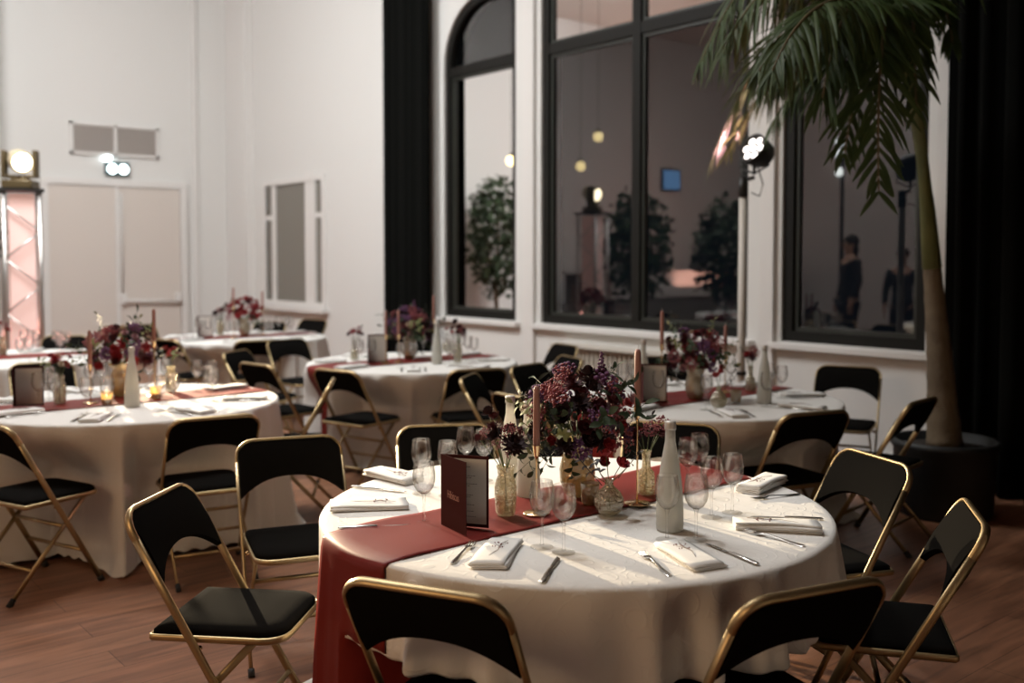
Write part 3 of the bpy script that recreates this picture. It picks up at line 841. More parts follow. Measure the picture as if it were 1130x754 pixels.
def put_bloom(kind, v, root, pos, direction, sc=1, rn=R0):
    me = BL[kind][v % len(BL[kind])]
    o = bpy.data.objects.new(me.name.split('.')[0], me); COL.objects.link(o); o.parent = root
    q = Vector(direction).normalized().to_track_quat('Z', 'Y')
    o.location = pos; o.rotation_mode = 'QUATERNION'; o.rotation_quaternion = q @ Euler((0, 0, rn.uniform(0, 6))).to_quaternion(); o.scale = (sc,) * 3
    return o
def make_bouquet(seed, palette, leaf=22, rad=.175, neck=.185, cz=.25, counts=None, leafk=(.62, .9)):
    """palette: list of (kind, variant, how many, where) ; centre of the ball cz above the vase foot."""
    def mk():
        rn = random.Random(seed); root = empty('flower_arrangement')
        MB().lathe(URN, 36).build('vase', M_mercury, root)
        st = MB()
        for i in range(16):
            w = i * 2.4; st.tube([(.02 * math.cos(w + 2), .02 * math.sin(w + 2), .012), (.03 * math.cos(w), .03 * math.sin(w), neck), (.09 * math.cos(w), .09 * math.sin(w), cz + .02)], .0022, 5)
        st.build('stems', M_stem, root)
        C_ = Vector((0, 0, cz)); dirs = []
        N_ = sum(p[2] for p in palette) + leaf
        lst = [(k, v, s_) for k, v, n_, s_ in palette for _ in range(n_)]
        rn.shuffle(lst)
        for i, (k, v, s_) in enumerate(lst):
            for _try in range(40):
                d = Vector((rn.gauss(0, 1), rn.gauss(0, 1), rn.gauss(.25, .8))).normalized()
                if d.z < -.42: continue
                if all(d.dot(e) < math.cos(.33) for e in dirs): break
            dirs.append(d); rr = rad * rn.uniform(.82, 1.06)
            pos = C_ + Vector((d.x * rr * 1.0, d.y * rr * 1.0, d.z * rr * .95))
            put_bloom(k, v, root, pos, d + Vector((0, 0, .25)), s_ * rn.uniform(.9, 1.15), rn)
        for i in range(leaf):
            d = Vector((rn.gauss(0, 1), rn.gauss(0, 1), rn.gauss(-.1, .7))).normalized()
            if d.z < -.75: d.z = -.4
            pos = C_ + d * rad * rn.uniform(.5, .85)
            put_bloom('leaf_spray', i, root, pos, d + Vector((0, 0, -.1)), rn.uniform(*leafk), rn)
        return root
    return mk
PAL = [('berry_spray', 0, 11, 1.1), ('berry_spray', 1, 3, 1.0), ('rose', 0, 7, 1.1), ('rose', 1, 8, 1.15), ('dahlia', 1, 5, 1.1), ('dahlia', 0, 4, 1.1), ('statice', 0, 11, 1.1), ('ranunculus', 0, 3, 1.2), ('scabiosa', 0, 2, 1), ('cream_flower', 0, 1, .8), ('pale_spray', 0, 4, .8)]
PAL2 = [('berry_spray', 0, 8, 1.15), ('rose', 0, 8, 1.15), ('statice', 1, 8, 1.2), ('dahlia', 0, 6, 1.15), ('red_dahlia', 0, 8, 1.1), ('cream_flower', 0, 3, 1.), ('scabiosa', 0, 4, 1.1), ('pale_spray', 0, 7, .9)]
PAL3 = [('red_dahlia', 0, 20, 1.25), ('dahlia', 0, 4, 1.2), ('ranunculus', 0, 8, 1.5), ('berry_spray', 0, 4, 1.1)]
bouquet1 = Proto(make_bouquet(21, PAL, leaf=30))
bouquet2 = Proto(make_bouquet(33, PAL2, leaf=16))
bouquet3 = Proto(make_bouquet(44, PAL3, leaf=8))

def bud_vase(prof, m, flowers, seed, name='bud_vase_flowers', neck=.1):
    """flowers: (kind, variant, x, y, z, scale)"""
    def mk():
        rn = random.Random(seed); root = empty(name)
        MB().lathe(prof, 28).build('vase', m, root)
        MB().lathe([(0, .006)] + [(max(.001, r - .003), max(.007, z)) for r, z in prof[1:len(prof) // 2 - 3] if z < neck * .55] + [(0, neck * .55)], 24).build('water', M_water, root)
        st = MB()
        for k, v, x, y, z, s_ in flowers: st.tube([(-x * .12, -y * .12, .012), (x * .06, y * .06, neck), (x * .6, y * .6, neck + (z - neck) * .6), (x, y, z)], .0014, 5)
        st.build('stems', M_stem, root)
        for k, v, x, y, z, s_ in flowers: put_bloom(k, v, root, (x, y, z), (x * 2, y * 2, .12), s_, rn)
        return root
    return mk

# ---- napkins: a folded strip of linen, its S-fold showing at both ends
def make_napkin(L_, w, sprig=True, layers=3, th=.0045, roll=0):
    def mk():
        root = empty('napkin')
        mid = []; z = th / 2 + .0005; step = th * 1.18
        half = w / 2
        x = -half; sgn = 1
        for l in range(layers):
            xs = [(-half + .006) + (w - .012) * i / 8 for i in range(9)]
            if sgn < 0: xs.reverse()
            mid += [(xx, z + .0012 * math.sin((xx / half) * 2 + l)) for xx in xs]
            if l < layers - 1:
                ex = xs[-1] + .006 * (1 if sgn > 0 else -1); mid.append((ex, z + step / 2))
            z += step; sgn = -sgn
        top = z - step + th / 2
        m = len(mid); off = []
        for i in range(m):
            a = Vector(mid[max(0, i - 1)]); b = Vector(mid[min(m - 1, i + 1)]); t = (b - a).normalized(); off.append(Vector((-t.y, t.x)) * th / 2)
        loop = [Vector(mid[i]) + off[i] for i in range(m)] + [Vector(mid[i]) - off[i] for i in reversed(range(m))]
        mb = MB(); ny = 9; n = len(loop)
        for j in range(ny):
            f = j / (ny - 1); y = -L_ / 2 + L_ * f; sc = 1 - .03 * math.sin(f * 3)
            for p in loop: mb.v.append((p.x * sc + .003 * math.sin(f * 4 + p.y * 300), y + .004 * math.sin(p.x * 40), max(.0006, p.y * (1 + .10 * math.sin(f * 5 + p.x * 20)))))
        for j in range(ny - 1): mb.f += [(j * n + i, j * n + (i + 1) % n, (j + 1) * n + (i + 1) % n, (j + 1) * n + i) for i in range(n)]
        for j in (0, ny - 1):
            for i in range(m - 1): mb.f.append((j * n + i, j * n + i + 1, j * n + n - 2 - i, j * n + n - 1 - i))
        mb.build('linen', M_linen, root)
        if sprig:
            zt = top + .0025; rn = random.Random(5)
            sp = MB(); sp.tube([(-.01, -.06, zt), (.004, -.01, zt + .002), (0, .05, zt + .001), (.012, .085, zt)], .0007, 4)
            for k in range(7):
                a = rn.uniform(-1, 1); y = rn.uniform(.0, .05); sp.tube([(0, y, zt + .001), (.018 * a, y + .02, zt + .002)], .0005, 3)
            sp.build('dried_sprig', M_sprig, root)
            bd = MB()
            for k in range(12): bd.ico((rn.uniform(-.018, .018), rn.uniform(.01, .06), zt + .0015), .0019, 0)
            bd.build('dried_buds', M_sprigr, root)
        return root
    return mk
NAPS = {}
def napkin(p0, p1, L_, w, label, group=None, sprig=True, layers=3, z=ZT, th=.0045):
    a, b = pix(*p0, z), pix(*p1, z)
    k = (L_, w, sprig, layers, th)
    if k not in NAPS: NAPS[k] = Proto(make_napkin(L_, w, sprig, layers, th))
    c = (a + b) / 2; d = b - a
    return NAPS[k]((c.x, c.y, z), math.atan2(-d.x, d.y), label, 'napkin', group)

# ---- cutlery: lies along +Y, handle end at -Y
def make_fork():
    mb = MB(); L_ = .20
    def strip(pts, th=.0022):        # (y, halfwidth, z)
        rows = []
        for y, hw, z in pts: rows.append([(-hw, y, z), (-hw * .6, y, z + th), (hw * .6, y, z + th), (hw, y, z), (0, y, z - .0004 + .0003), (-hw, y, z)])
        mb.grid(rows)
        for r in (rows[0], rows[-1]): mb.add(r[:4], [(0, 1, 2, 3)])
    strip([(-.10, .005, .0005), (-.09, .0095, .0005), (-.06, .008, .001), (-.02, .0042, .004), (.02, .0032, .007), (.035, .0045, .007), (.045, .0115, .0055), (.058, .0125, .004)])
    for x in (-.0098, -.0033, .0033, .0098):
        mb.tube([(x, .056, .0045), (x, .075, .0035), (x * .98, .094, .0055), (x * .95, .10, .0075)], [.0019, .0018, .0013, .0006], 6)
    return mb.build('fork', M_steel)
def make_knife():
    mb = MB()
    rows = []
    for y, hw, z, th in [(-.105, .004, .001, .004), (-.10, .0085, .0006, .006), (-.05, .0075, .0006, .0075), (0, .006, .0006, .0075), (.01, .0045, .001, .006)]:
        rows.append([(hw * math.cos(a), y, z + th / 2 + th / 2 * math.sin(a)) for a in [2 * PI * i / 8 for i in range(9)]])
    mb.grid(rows); mb.add(rows[0][:8], [tuple(range(8))]); mb.add(rows[-1][:8], [tuple(range(8))])
    br = []
    for y, x0, x1 in [(.008, -.004, .004), (.02, -.006, .0075), (.05, -.0065, .0095), (.085, -.0065, .0095), (.10, -.006, .006), (.112, -.0045, -.003)]:
        br.append([(x0, y, .0022), ((x0 + x1) / 2, y, .0034), (x1, y, .0020), ((x0 + x1) / 2, y, .0012), (x0, y, .0022)])
    mb.grid(br)
    return mb.build('table_knife', M_steel)
fork, knife = Proto(make_fork), Proto(make_knife)
def cutlery(pr, p0, p1, label, cat, group=None, z=ZT):
    a, b = pix(*p0, z), pix(*p1, z); c = (a + b) / 2; d = b - a
    return pr((c.x, c.y, z + .0008), math.atan2(-d.x, d.y), label, cat, group)

# ---- menus
def make_menu(text):
    def mk():
        root = empty('menu_card'); w, h, th = .148, .212, .0016
        MB().box((w / 2, 0, h / 2), (w, th, h)).build('back_cover', M_menu, root, smooth=False)
        MB().box((w / 2 + .002, -th / 2 - .0008, h / 2), (w - .018, .001, h - .02)).build('inner_page', M_page, root, smooth=False)
        if text:
            ln = MB(); rn = random.Random(3)
            for z, x0, x1 in ((.178, .066, .088), (.152, .046, .104), (.146, .06, .09), (.128, .044, .108), (.122, .066, .086), (.095, .048, .1), (.089, .06, .092), (.066, .048, .104), (.047, .054, .096), (.031, .044, .11)):
                x = x0
                while x < x1:
                    q = rn.uniform(.003, .008); ln.box((x + q / 2, -th / 2 - .0015, z), (q, .0003, .0014)); x += q + .0015
            ln.build('printed_lines', M_ink, root, smooth=False)
        fr = empty('front_cover'); fr.parent = root; fr.rotation_euler = (0, 0, math.radians(-41 if text else -84))
        MB().box((w / 2, 0, h / 2), (w, th, h)).build('cover_card', M_menu, fr, smooth=False)
        if text:
            cu = bpy.data.curves.new('lettering', 'FONT'); cu.body = 'Hibiscus'; cu.size = .030; cu.align_x = 'CENTER'; cu.extrude = .0002; cu.offset = -.0006; cu.space_character = .92
            to = bpy.data.objects.new('tmp', cu); COL.objects.link(to); dg = bpy.context.evaluated_depsgraph_get()
            me = bpy.data.meshes.new_from_object(to.evaluated_get(dg)); bpy.data.objects.remove(to)
            me.name = 'lettering'; me.materials.clear(); me.materials.append(M_copper)
            o = link('lettering', me, fr); o.rotation_euler = (PI / 2, 0, 0); o.location = (w / 2, -th / 2 - .0006, h * .42); o.scale = (.74, 1.15, 1)
        return root
    return mk
menu_text, menu_plain = Proto(make_menu(True)), Proto(make_menu(False))

# ================================================================== table one, laid
def cam_rz(deg): return YAW + math.radians(deg)          # rotation given relative to the viewing direction
p = pix(489, 590, ZR); p2 = pix(569, 581, ZR)
d = p2 - p
p = pix(487, 579, ZR); p2 = pix(550, 584, ZR); d = p2 - p
menu_text((p.x, p.y, ZR + .0005), math.atan2(d.y, d.x), 'open burgundy menu card with copper lettering standing on the runner', 'menu')
gw = 'wine glasses on the menu table'
for (px, py, lab) in [(468, 577, 'wine glass standing alone just in front of the burgundy menu'),
                      (598, 604, 'wine glass before the short candle holder, nearer the menu of its pair'),
                      (622, 610, 'wine glass in front of the gilded vase, second of its pair from the menu'),
                      (736, 596, 'wine glass standing right in front of the frosted bottle'),
                      (768, 596, 'wine glass beside the frosted bottle, behind the dinner knife'),
                      (785, 571, 'wine glass with red reflections, nearer the bottle of the pair by the napkin'),
                      (808, 566, 'wine glass next to the rolled napkin, farther from the bottle of its pair')]:
    glass(pix(px, py, ZT), R0.uniform(0, 6), lab, 'wine glass', gw)
for (px, py, lab) in [(465, 485, 'wine glass behind the lone front glass, farthest from the bouquet'),
                      (494, 487, 'wine glass peeking above the hinge edge of the burgundy menu'),
                      (514, 472, 'taller-looking wine glass above the menu, in front of the chair back'),
                      (534, 474, 'wine glass partly covered by small dark flowers above the menu'),
                      (759, 484, 'wine glass just behind the frosted bottle, nearer one of two'),
                      (772, 479, 'wine glass behind the frosted bottle, rear one of two')]:
    q = pix(px, py, TZ + .186); glass((q.x, q.y, ZT), R0.uniform(0, 6), lab, 'wine glass', gw)
bottle(pix(739, 585, ZT), 0, 'large frosted water bottle standing among the wine glasses', 'bottle')
for (px, py, lab) in [(563, 437, 'frosted bottle behind the small dark flowers, taller-looking of two'), (583, 443, 'frosted bottle half hidden beside the bouquet, farther one of two')]:
    q = pix(px, py, TZ + .323); bottle((q.x, q.y, ZT), 0, lab, 'bottle')
candlestick(pix(592, 567, ZR), .214, 'next to the menu, before the bouquet')
candlestick(pix(703, 556, ZR), .316, 'between the bouquet and the frosted bottle')

q = pix(637, 547, ZR)
b1 = bouquet1(q, 0, 'large dark bouquet of purple and burgundy flowers in a gilded glass vase', 'flower arrangement')
def extra(root, items):
    Rm = Matrix.Rotation(-root.rotation_euler.z, 3, 'Z')
    for k, v, a, h, b, s_ in items:      # a to the right, h up, b toward the photographer, metres from the vase foot
        x, y = cam2w(a, -b); put_bloom(k, v, root, Rm @ Vector((x, y, h)), Rm @ Vector((x, y, .12 if k != 'stock_spike' else 3)), s_)
extra(b1, [('stock_spike', 0, .075, .385, .02, 1.0), ('berry_spray', 0, -.09, .36, .06, 1), ('rose', 1, -.06, .30, .16, 1.35), ('scabiosa', 0, .175, .335, .05, 1.1),
           ('ranunculus', 0, .085, .205, .19, 1.4), ('ranunculus', 0, .07, .155, .20, 1.2), ('statice', 0, .06, .29, .16, 1.2), ('pale_spray', 0, -.15, .27, .05, .9),
           ('pale_spray', 0, -.13, .22, .10, .9), ('cream_flower', 0, -.18, .30, .03, .8), ('rose', 1, .03, .22, .18, 1.2), ('leaf_spray', 1, .11, .26, .15, .9),
           ('leaf_spray', 0, .05, .25, .17, .9), ('berry_spray', 0, .12, .37, .07, 1.0), ('dahlia', 1, -.05, .2, .17, 1)])
fl = [('dahlia', 1, .04, -.03, .225, 1.25), ('dahlia', 0, -.03, -.02, .27, .95), ('berry_spray', 1, -.01, -.03, .23, .8), ('rose', 1, -.06, .01, .315, .9), ('rose', 0, -.045, .02, .30, .75), ('berry_spray', 0, .015, -.01, .26, .8), ('rose', 0, -.085, -.01, .235, .7), ('rose', 1, -.02, -.05, .25, .8), ('berry_spray', 0, -.055, -.03, .255, .6), ('dahlia', 0, .0, .04, .26, .8), ('berry_spray', 1, .03, -.04, .20, .6)]
vase_p = Proto(bud_vase(PRESSED, M_vglass, fl, 3, neck=.13))
vase_p(pix(558, 568, ZR), cam_rz(-20), 'pressed-glass vase of small dark red flowers beside the menu', 'flower vase')
fl = [('ranunculus', 0, .035, -.03, .165, 1.5), ('ranunculus', 0, -.01, .0, .19, 1.2), ('dark_sprig', 0, -.05, -.01, .125, 1.1), ('dark_sprig', 0, -.03, -.03, .135, 1.1), ('dark_sprig', 0, .055, .02, .14, 1.0)]
vase_r = Proto(bud_vase(ROUND, M_vglass, fl, 4, neck=.095))
vase_r(pix(672, 568, ZR - .003), cam_rz(0), 'round ribbed glass bud vase holding a single red ranunculus', 'flower vase')
fl = [('dahlia', 0, .035, 0, .21, .95), ('red_dahlia', 0, -.015, .02, .22, .85), ('berry_spray', 0, .0, -.03, .225, .8), ('rose', 0, .055, .02, .20, .8), ('dark_sprig', 0, .02, .03, .2, 1.0), ('berry_spray', 0, .05, -.02, .24, .8), ('dahlia', 0, -.04, -.01, .20, .8)]
vase_c = Proto(bud_vase(CUT, M_vglass, fl, 5, neck=.12))
vase_c(pix(713, 545, ZR), cam_rz(10), 'cut-glass vase with maroon flowers behind the frosted bottle', 'flower vase')
def make_votive():
    root = empty('votive_holder')
    MB().lathe(VOTIVE, 24).build('cup', M_mercury, root)
    MB().lathe([(0, .007), (.026, .007), (.0265, .03), (0, .031)], 20).build('wax', mat('ivory_wax', (.75, .62, .42), .5), root)
    MB().tube([(0, 0, .03), (0, 0, .038)], .0008, 5).build('wick', M_wick, root)
    return root
votive = Proto(make_votive)
votive(pix(651, 556, ZR), 0, 'small gilded votive glass at the foot of the big bouquet', 'candle holder')

ng = 'folded napkins on the menu table'
napkin((534, 634), (562, 595), .245, .098, 'folded white napkin between fork and knife beside the hanging runner', ng)
napkin((789, 633), (734, 599), .235, .100, 'folded white napkin whose rolled end nears the front table edge', ng)
napkin((912, 587), (803, 581), .245, .085, 'white napkin with twig lying crosswise at the table\'s rounded side', ng, layers=4, th=.005)
napkin((862, 530), (818, 548), .225, .085, 'white napkin standing thick near the chair with gold outline', ng, layers=5, th=.0055)
napkin((358, 561), (456, 558), .245, .125, 'flat white napkin with sprig nearest the wide chair facing the viewer', ng)
napkin((408, 522), (462, 535), .235, .10, 'white napkin behind the flat one, near the back wine glasses', ng, layers=4, th=.005)
cutlery(fork, (491, 630), (529, 594), 'steel fork between the runner and the folded napkin', 'fork', 'cutlery on the menu table')
cutlery(knife, (597, 646), (617, 615), 'steel table knife with handle toward the front table edge, below two glasses', 'knife', 'cutlery on the menu table')
cutlery(fork, (745, 641), (703, 607), 'steel fork lying in the bright band of light at table front', 'fork', 'cutlery on the menu table')
cutlery(knife, (838, 625), (780, 601), 'steel knife slanting away from the glasses by the frosted bottle', 'knife', 'cutlery on the menu table')
cutlery(fork, (891, 604), (819, 586), 'steel fork resting in front of the crosswise twig napkin', 'fork', 'cutlery on the menu table')
cutlery(knife, (911, 574), (828, 571), 'long steel knife lying just behind the crosswise twig napkin', 'knife', 'cutlery on the menu table')
cutlery(fork, (880, 546), (832, 552), 'steel fork in front of the thick standing napkin', 'fork', 'cutlery on the menu table')
cutlery(knife, (370, 584), (454, 580), 'steel knife lying along the runner edge below the flat napkin', 'knife', 'cutlery on the menu table')
cutlery(knife, (384, 537), (450, 544), 'steel knife between the two napkins near the back glasses', 'knife', 'cutlery on the menu table')

# ================================================================== the other tables, laid
fl = [('red_dahlia', 0, .03, -.01, .24, 1.1), ('red_dahlia', 0, -.035, .02, .21, 1.0), ('cream_flower', 0, -.05, -.02, .25, .9), ('cream_flower', 0, .055, .03, .22, .9), ('ranunculus', 0, .0, -.04, .26, 1.2), ('pale_spray', 0, .06, -.03, .2, .9), ('scabiosa', 0, -.02, .05, .25, .9)]
vase_x = Proto(bud_vase(PRESSED, M_vglass, fl, 8, neck=.13))
bud_any = [vase_p, vase_c, vase_r, vase_x]
def dist_ok(p, used, d): return all((p[0] - x) ** 2 + (p[1] - y) ** 2 > d * d for x, y in used)
def lay(key, where, menu=None, bq=None, bottles=(), tapers=(), buds=(), votives=(), glasses=None, seed=0, nset=8):
    rn = random.Random(seed); c = TABLES[key]; used = []
    if menu:
        q = pix(menu[0], menu[1], ZR); menu_plain((q.x, q.y, ZR + .0005), cam_rz(menu[2]), 'folded menu card with cream inside on the ' + where, 'menu'); used.append((q.x, q.y))
    if bq:
        pr, px, py, lab, sc = bq; q = pix(px, py, ZR); pr(q, rn.uniform(0, 6), lab, 'flower arrangement', scale=sc); used.append((q.x, q.y)); used.append((q.x + .06, q.y)); used.append((q.x - .06, q.y))
    for px, py, lab in bottles:
        q = pix(px, py, TZ + .323); bottle((q.x, q.y, ZT if abs(q.x - c[0] + .05) > .2 else ZR), 0, lab, 'bottle'); used.append((q.x, q.y))
    for px, py, h, lab in tapers:
        q = pix(px, py, ZR); candlestick((q.x, q.y, ZR), h, lab); used.append((q.x, q.y))
    for k, px, py, lab in buds:
        q = pix(px, py, ZR); bud_any[k](q, rn.uniform(0, 6), lab, 'flower vase'); used.append((q.x, q.y))
    for px, py, lab in votives:
        q = pix(px, py, ZR); votive(q, 0, lab, 'candle holder'); used.append((q.x, q.y))
    for k in range(nset):
        w = 2 * PI * k / nset + .2; ct, st = math.cos(w), math.sin(w)
        def at(rad, lat): return (c[0] + rad * ct - lat * st, c[1] + rad * st + lat * ct, ZT)
        rz = w + PI / 2
        x_ = at(.64, 0)
        near_runner = abs(x_[0] - (c[0] - .05)) < .3
        zz = ZR if near_runner else ZT
        def put(pr, rad, lat, lab, cat, rzz=rz, tol=.085, dz=.0008):
            q = at(rad, lat); z_ = (ZR if abs(q[0] - c[0] + .05) < .32 else ZT) + dz
            if not dist_ok(q, used, tol): return
            pr((q[0], q[1], z_), rzz, lab, cat, cat + 's on the ' + where); used.append((q[0], q[1])) if cat == 'wine glass' else None
        kk = (.245, .098, True, 3, .0045)
        put(NAPS[kk], .63, 0, 'folded white napkin laid at the edge of the ' + where, 'napkin', tol=.06)
        put(fork, .62, .085, 'steel fork beside a napkin on the ' + where, 'fork', tol=.03)
        put(knife, .62, -.085, 'steel knife beside a napkin on the ' + where, 'knife', tol=.03)
        if glasses is None or k in glasses:
            put(glass, .47, -.09, 'clear wine glass among the place settings of the ' + where, 'wine glass', tol=.078)
            put(glass, .43, .0, 'clear wine glass among the place settings of the ' + where, 'wine glass', tol=.078)
lay('T2', TLAB['T2'], menu=(15, 449, 20), bq=(bouquet2, 133, 437, 'magenta and burgundy bouquet glowing on the candlelit table', 1.0),
    bottles=[(145, 383, 'frosted bottle standing before the magenta bouquet')],
    tapers=[(100, 445, .214, 'before the magenta bouquet'), (171, 437, .316, 'rising behind the magenta bouquet')],
    buds=[(3, 66, 445, 'small vase of red and pale flowers beside the folded menu on the candlelit table'), (3, 189, 432, 'small vase with red dahlia past the magenta bouquet on the candlelit table')],
    votives=[(118, 446, 'lit votive glass below the magenta bouquet'), (172, 440, 'lit votive glass by the frosted bottle on the candlelit table')], seed=2)
lay('T3', TLAB['T3'], menu=(706, 444, -6), bq=(bouquet2, 767, 440, 'red, pink and cream bouquet on the table beside the palm', .95),
    bottles=[(844, 381, 'frosted bottle standing clear of flowers at the palm-side table'), (710, 376, 'frosted bottle behind the palm-side menu card')],
    tapers=[(730, 443, .316, 'behind the red and cream bouquet'), (800, 433, .214, 'past the red and cream bouquet, before the light stand')],
    buds=[(2, 793, 450, 'round vase with red flower beside the red and cream bouquet'), (1, 828, 431, 'small vase with near-black flowers before the white light stand')],
    votives=[(812, 444, 'gilded votive glass on the palm-side table')], seed=3)
lay('T4', TLAB['T4'], menu=(406, 400, 4), bq=(bouquet1, 452, 396, 'dusky bouquet in front of the black curtain', .95),
    bottles=[(482, 355, 'frosted bottle in front of the dusky bouquet by the curtain')],
    tapers=[(440, 400, .214, 'before the dusky bouquet'), (479, 396.5, .316, 'before the strip of white wall by the arched window'), (426, 401, .214, 'above the curtain-side menu card')],
    buds=[(1, 391, 397, 'small vase of dark flowers beside the curtain-side menu card'), (0, 505, 400, 'small vase of dark flowers past the curtain-side bottle'), (2, 494, 388, 'round vase with red bloom behind the curtain-side bottle')], seed=4)
lay('T5', TLAB['T5'], menu=(218, 372, 12), bq=(bouquet3, 270, 371, 'round red bouquet on the far table in the pale corner', .95),
    tapers=[(258, 373, .316, 'just before the round red bouquet'), (290, 369, .262, 'behind the round red bouquet')],
    buds=[(0, 243, 370, 'small vase of dark flowers beside the far table\'s menu')], seed=5)
lay('T6', TLAB['T6'], buds=[(3, 3, 392, 'small vase with red flower under the glowing tower')], seed=6)

# ------------------------------------------------------------------ potted palm
def make_palm():
    pc = cam2w(2.626, 6.0); base = Vector((*pc, 0))
    root = empty('potted_palm', base, 0, 'tall palm with drooping fronds in a black pot before the dark curtain', 'plant')
    MB().lathe([(0, 0), (.26, 0), (.275, .02), (.295, .40), (.31, .42), (.31, .455), (.285, .455), (.275, .40), (0, .40)], 40).build('pot', M_pot, root)
    MB().lathe([(0, .39), (.272, .39), (.26, .405), (.1, .42), (0, .425)], 24).build('soil', M_soil, root)
    def C3(a, b, z): x, y = cam2w(a, b); return Vector((x, y, z)) - base
    tr = [C3(2.626, 6.00, 0.420), C3(2.604, 6.00, 0.704), C3(2.578, 5.99, 0.978), C3(2.541, 5.98, 1.305), C3(2.500, 5.96, 1.604)]
    rad = [.105, .085, .072, .058, .046]
    pts, rr = [], []
    for i in range(len(tr) - 1):
        for k in range(8):
            f = k / 8; pts.append(tr[i].lerp(tr[i + 1], f)); r = rad[i] + (rad[i + 1] - rad[i]) * f; rr.append(r * (1.0 + (.05 if k % 4 == 0 else 0)))
    MB().tube(pts, rr, 18).build('trunk', M_bark, root)
    cs = [C3(2.517, 5.97, 1.490), C3(2.474, 5.95, 1.848), C3(2.419, 5.92, 2.196), C3(2.343, 5.88, 2.540), C3(2.262, 5.85, 2.854)]
    MB().tube(cs, [.056, .043, .036, .036, .055], 14).build('crownshaft', M_shaft, root)
    crown = C3(2.262, 5.85, 2.843)
    rn = random.Random(12)
    def frond(p1, p2, p3, n=46, ll=.42, droop=.55, wid=.024, name='frond'):
        P_ = [crown, p1, p2, p3]; mb = MB(); mr = MB(); cen = []
        for i in range(25):
            t = i / 24; u = 1 - t
            cen.append(P_[0] * u ** 3 + P_[1] * 3 * u * u * t + P_[2] * 3 * u * t * t + P_[3] * t ** 3)
        rz_ = [.014 * (1 - .85 * i / 24) + .002 for i in range(25)]
        for i in range(n):
            t = .12 + .88 * i / (n - 1); fi = min(23.999, t * 24); k = int(fi); c = cen[k].lerp(cen[k + 1], fi - k); tg = (cen[k + 1] - cen[k]).normalized()
            side = tg.cross(Vector((0, 0, 1)));
            if side.length < .2: side = tg.cross(Vector((CYW, SY, 0)).cross(tg))
            side.normalize()
            L_ = ll * (math.sin(PI * (.12 + .8 * t)) ** .7) * rn.uniform(.7, 1.2)
            for sg in (-1, 1):
                d0 = (side * sg * .8 + tg * (.55 + .5 * t) + Vector((rn.gauss(0, .16), rn.gauss(0, .16), .12 + rn.gauss(0, .18)))).normalized(); q = c.copy(); rows = []; dd = d0.copy()
                w0 = wid * rn.uniform(.8, 1.15); nn = tg.cross(d0).normalized(); dr = droop * rn.uniform(.5, 1.9)
                for s in range(6):
                    f = s / 5; wv = w0 * (math.sin(PI * min(.99, .12 + .86 * f)) ** .8) * .5
                    ac = dd.cross(nn).normalized()
                    rows.append([q - ac * wv, q + nn * wv * .35, q + ac * wv])
                    dd = (dd + Vector((0, 0, -dr * .42))).normalized(); nn = (nn - dd * nn.dot(dd)).normalized(); q = q + dd * L_ / 5
                mb.grid(rows)
        o = mb.build(name, M_frond, root)
        MB().tube(cen, rz_, 7).build('midrib', mat('frond_midrib', (.13, .10, .045), .6), o)
    frond(C3(1.827, 5.50, 3.327), C3(1.326, 5.30, 3.166), C3(1.114, 5.30, 2.625), ll=.50, droop=.75, n=60)
    frond(C3(1.793, 5.40, 3.049), C3(1.443, 5.20, 2.804), C3(1.253, 5.10, 2.501), ll=.44, droop=.7, n=52)
    frond(C3(1.960, 5.90, 3.563), C3(1.399, 5.80, 3.476), C3(1.074, 5.70, 2.665), ll=.55, droop=.8, n=56)
    frond(C3(1.962, 5.60, 2.951), C3(1.677, 5.50, 2.776), C3(1.427, 5.60, 2.518), ll=.40, droop=.6, n=52)
    frond(C3(2.025, 5.30, 3.069), C3(1.797, 5.00, 2.892), C3(1.852, 5.05, 1.885), ll=.36, droop=.3, n=46, wid=.028)
    frond(C3(1.869, 5.20, 3.088), C3(1.583, 4.90, 2.865), C3(1.516, 4.90, 2.330), ll=.44, droop=.7, n=50)
    frond(C3(2.137, 5.40, 3.147), C3(2.019, 5.10, 2.965), C3(2.076, 5.15, 2.323), ll=.30, droop=.5, n=40)
    frond(C3(2.268, 5.60, 3.155), C3(2.377, 5.50, 3.026), C3(2.407, 5.50, 2.726), ll=.26, droop=.8, n=36)
    frond(C3(2.121, 5.90, 2.973), C3(1.829, 6.00, 2.888), C3(1.556, 6.00, 2.342), ll=.40, droop=.7, n=46)
    frond(C3(2.334, 5.40, 3.343), C3(2.484, 5.20, 3.466), C3(2.529, 5.10, 3.151), ll=.40, droop=.7, n=44)
    frond(C3(2.228, 5.90, 3.724), C3(1.945, 5.70, 4.065), C3(1.476, 5.50, 3.927), ll=.45, droop=.6, n=44)
    frond(C3(2.454, 6.20, 3.835), C3(2.591, 6.40, 4.316), C3(2.514, 6.50, 4.241), ll=.38, droop=.6, n=44)
    frond(C3(1.706, 5.00, 2.983), C3(1.347, 4.70, 2.769), C3(1.193, 4.60, 2.408), ll=.45, droop=.75, n=50)
    frond(C3(2.052, 5.50, 2.926), C3(1.857, 5.30, 2.780), C3(1.793, 5.40, 2.115), ll=.38, droop=.5, n=44)
    frond(C3(1.951, 6.40, 3.268), C3(1.591, 6.60, 3.021), C3(1.321, 6.60, 2.193), ll=.42, droop=.55, n=60)
    frond(C3(1.922, 6.50, 2.999), C3(1.737, 6.70, 2.861), C3(1.423, 6.60, 2.253), ll=.34, droop=.4, n=54)
make_palm()

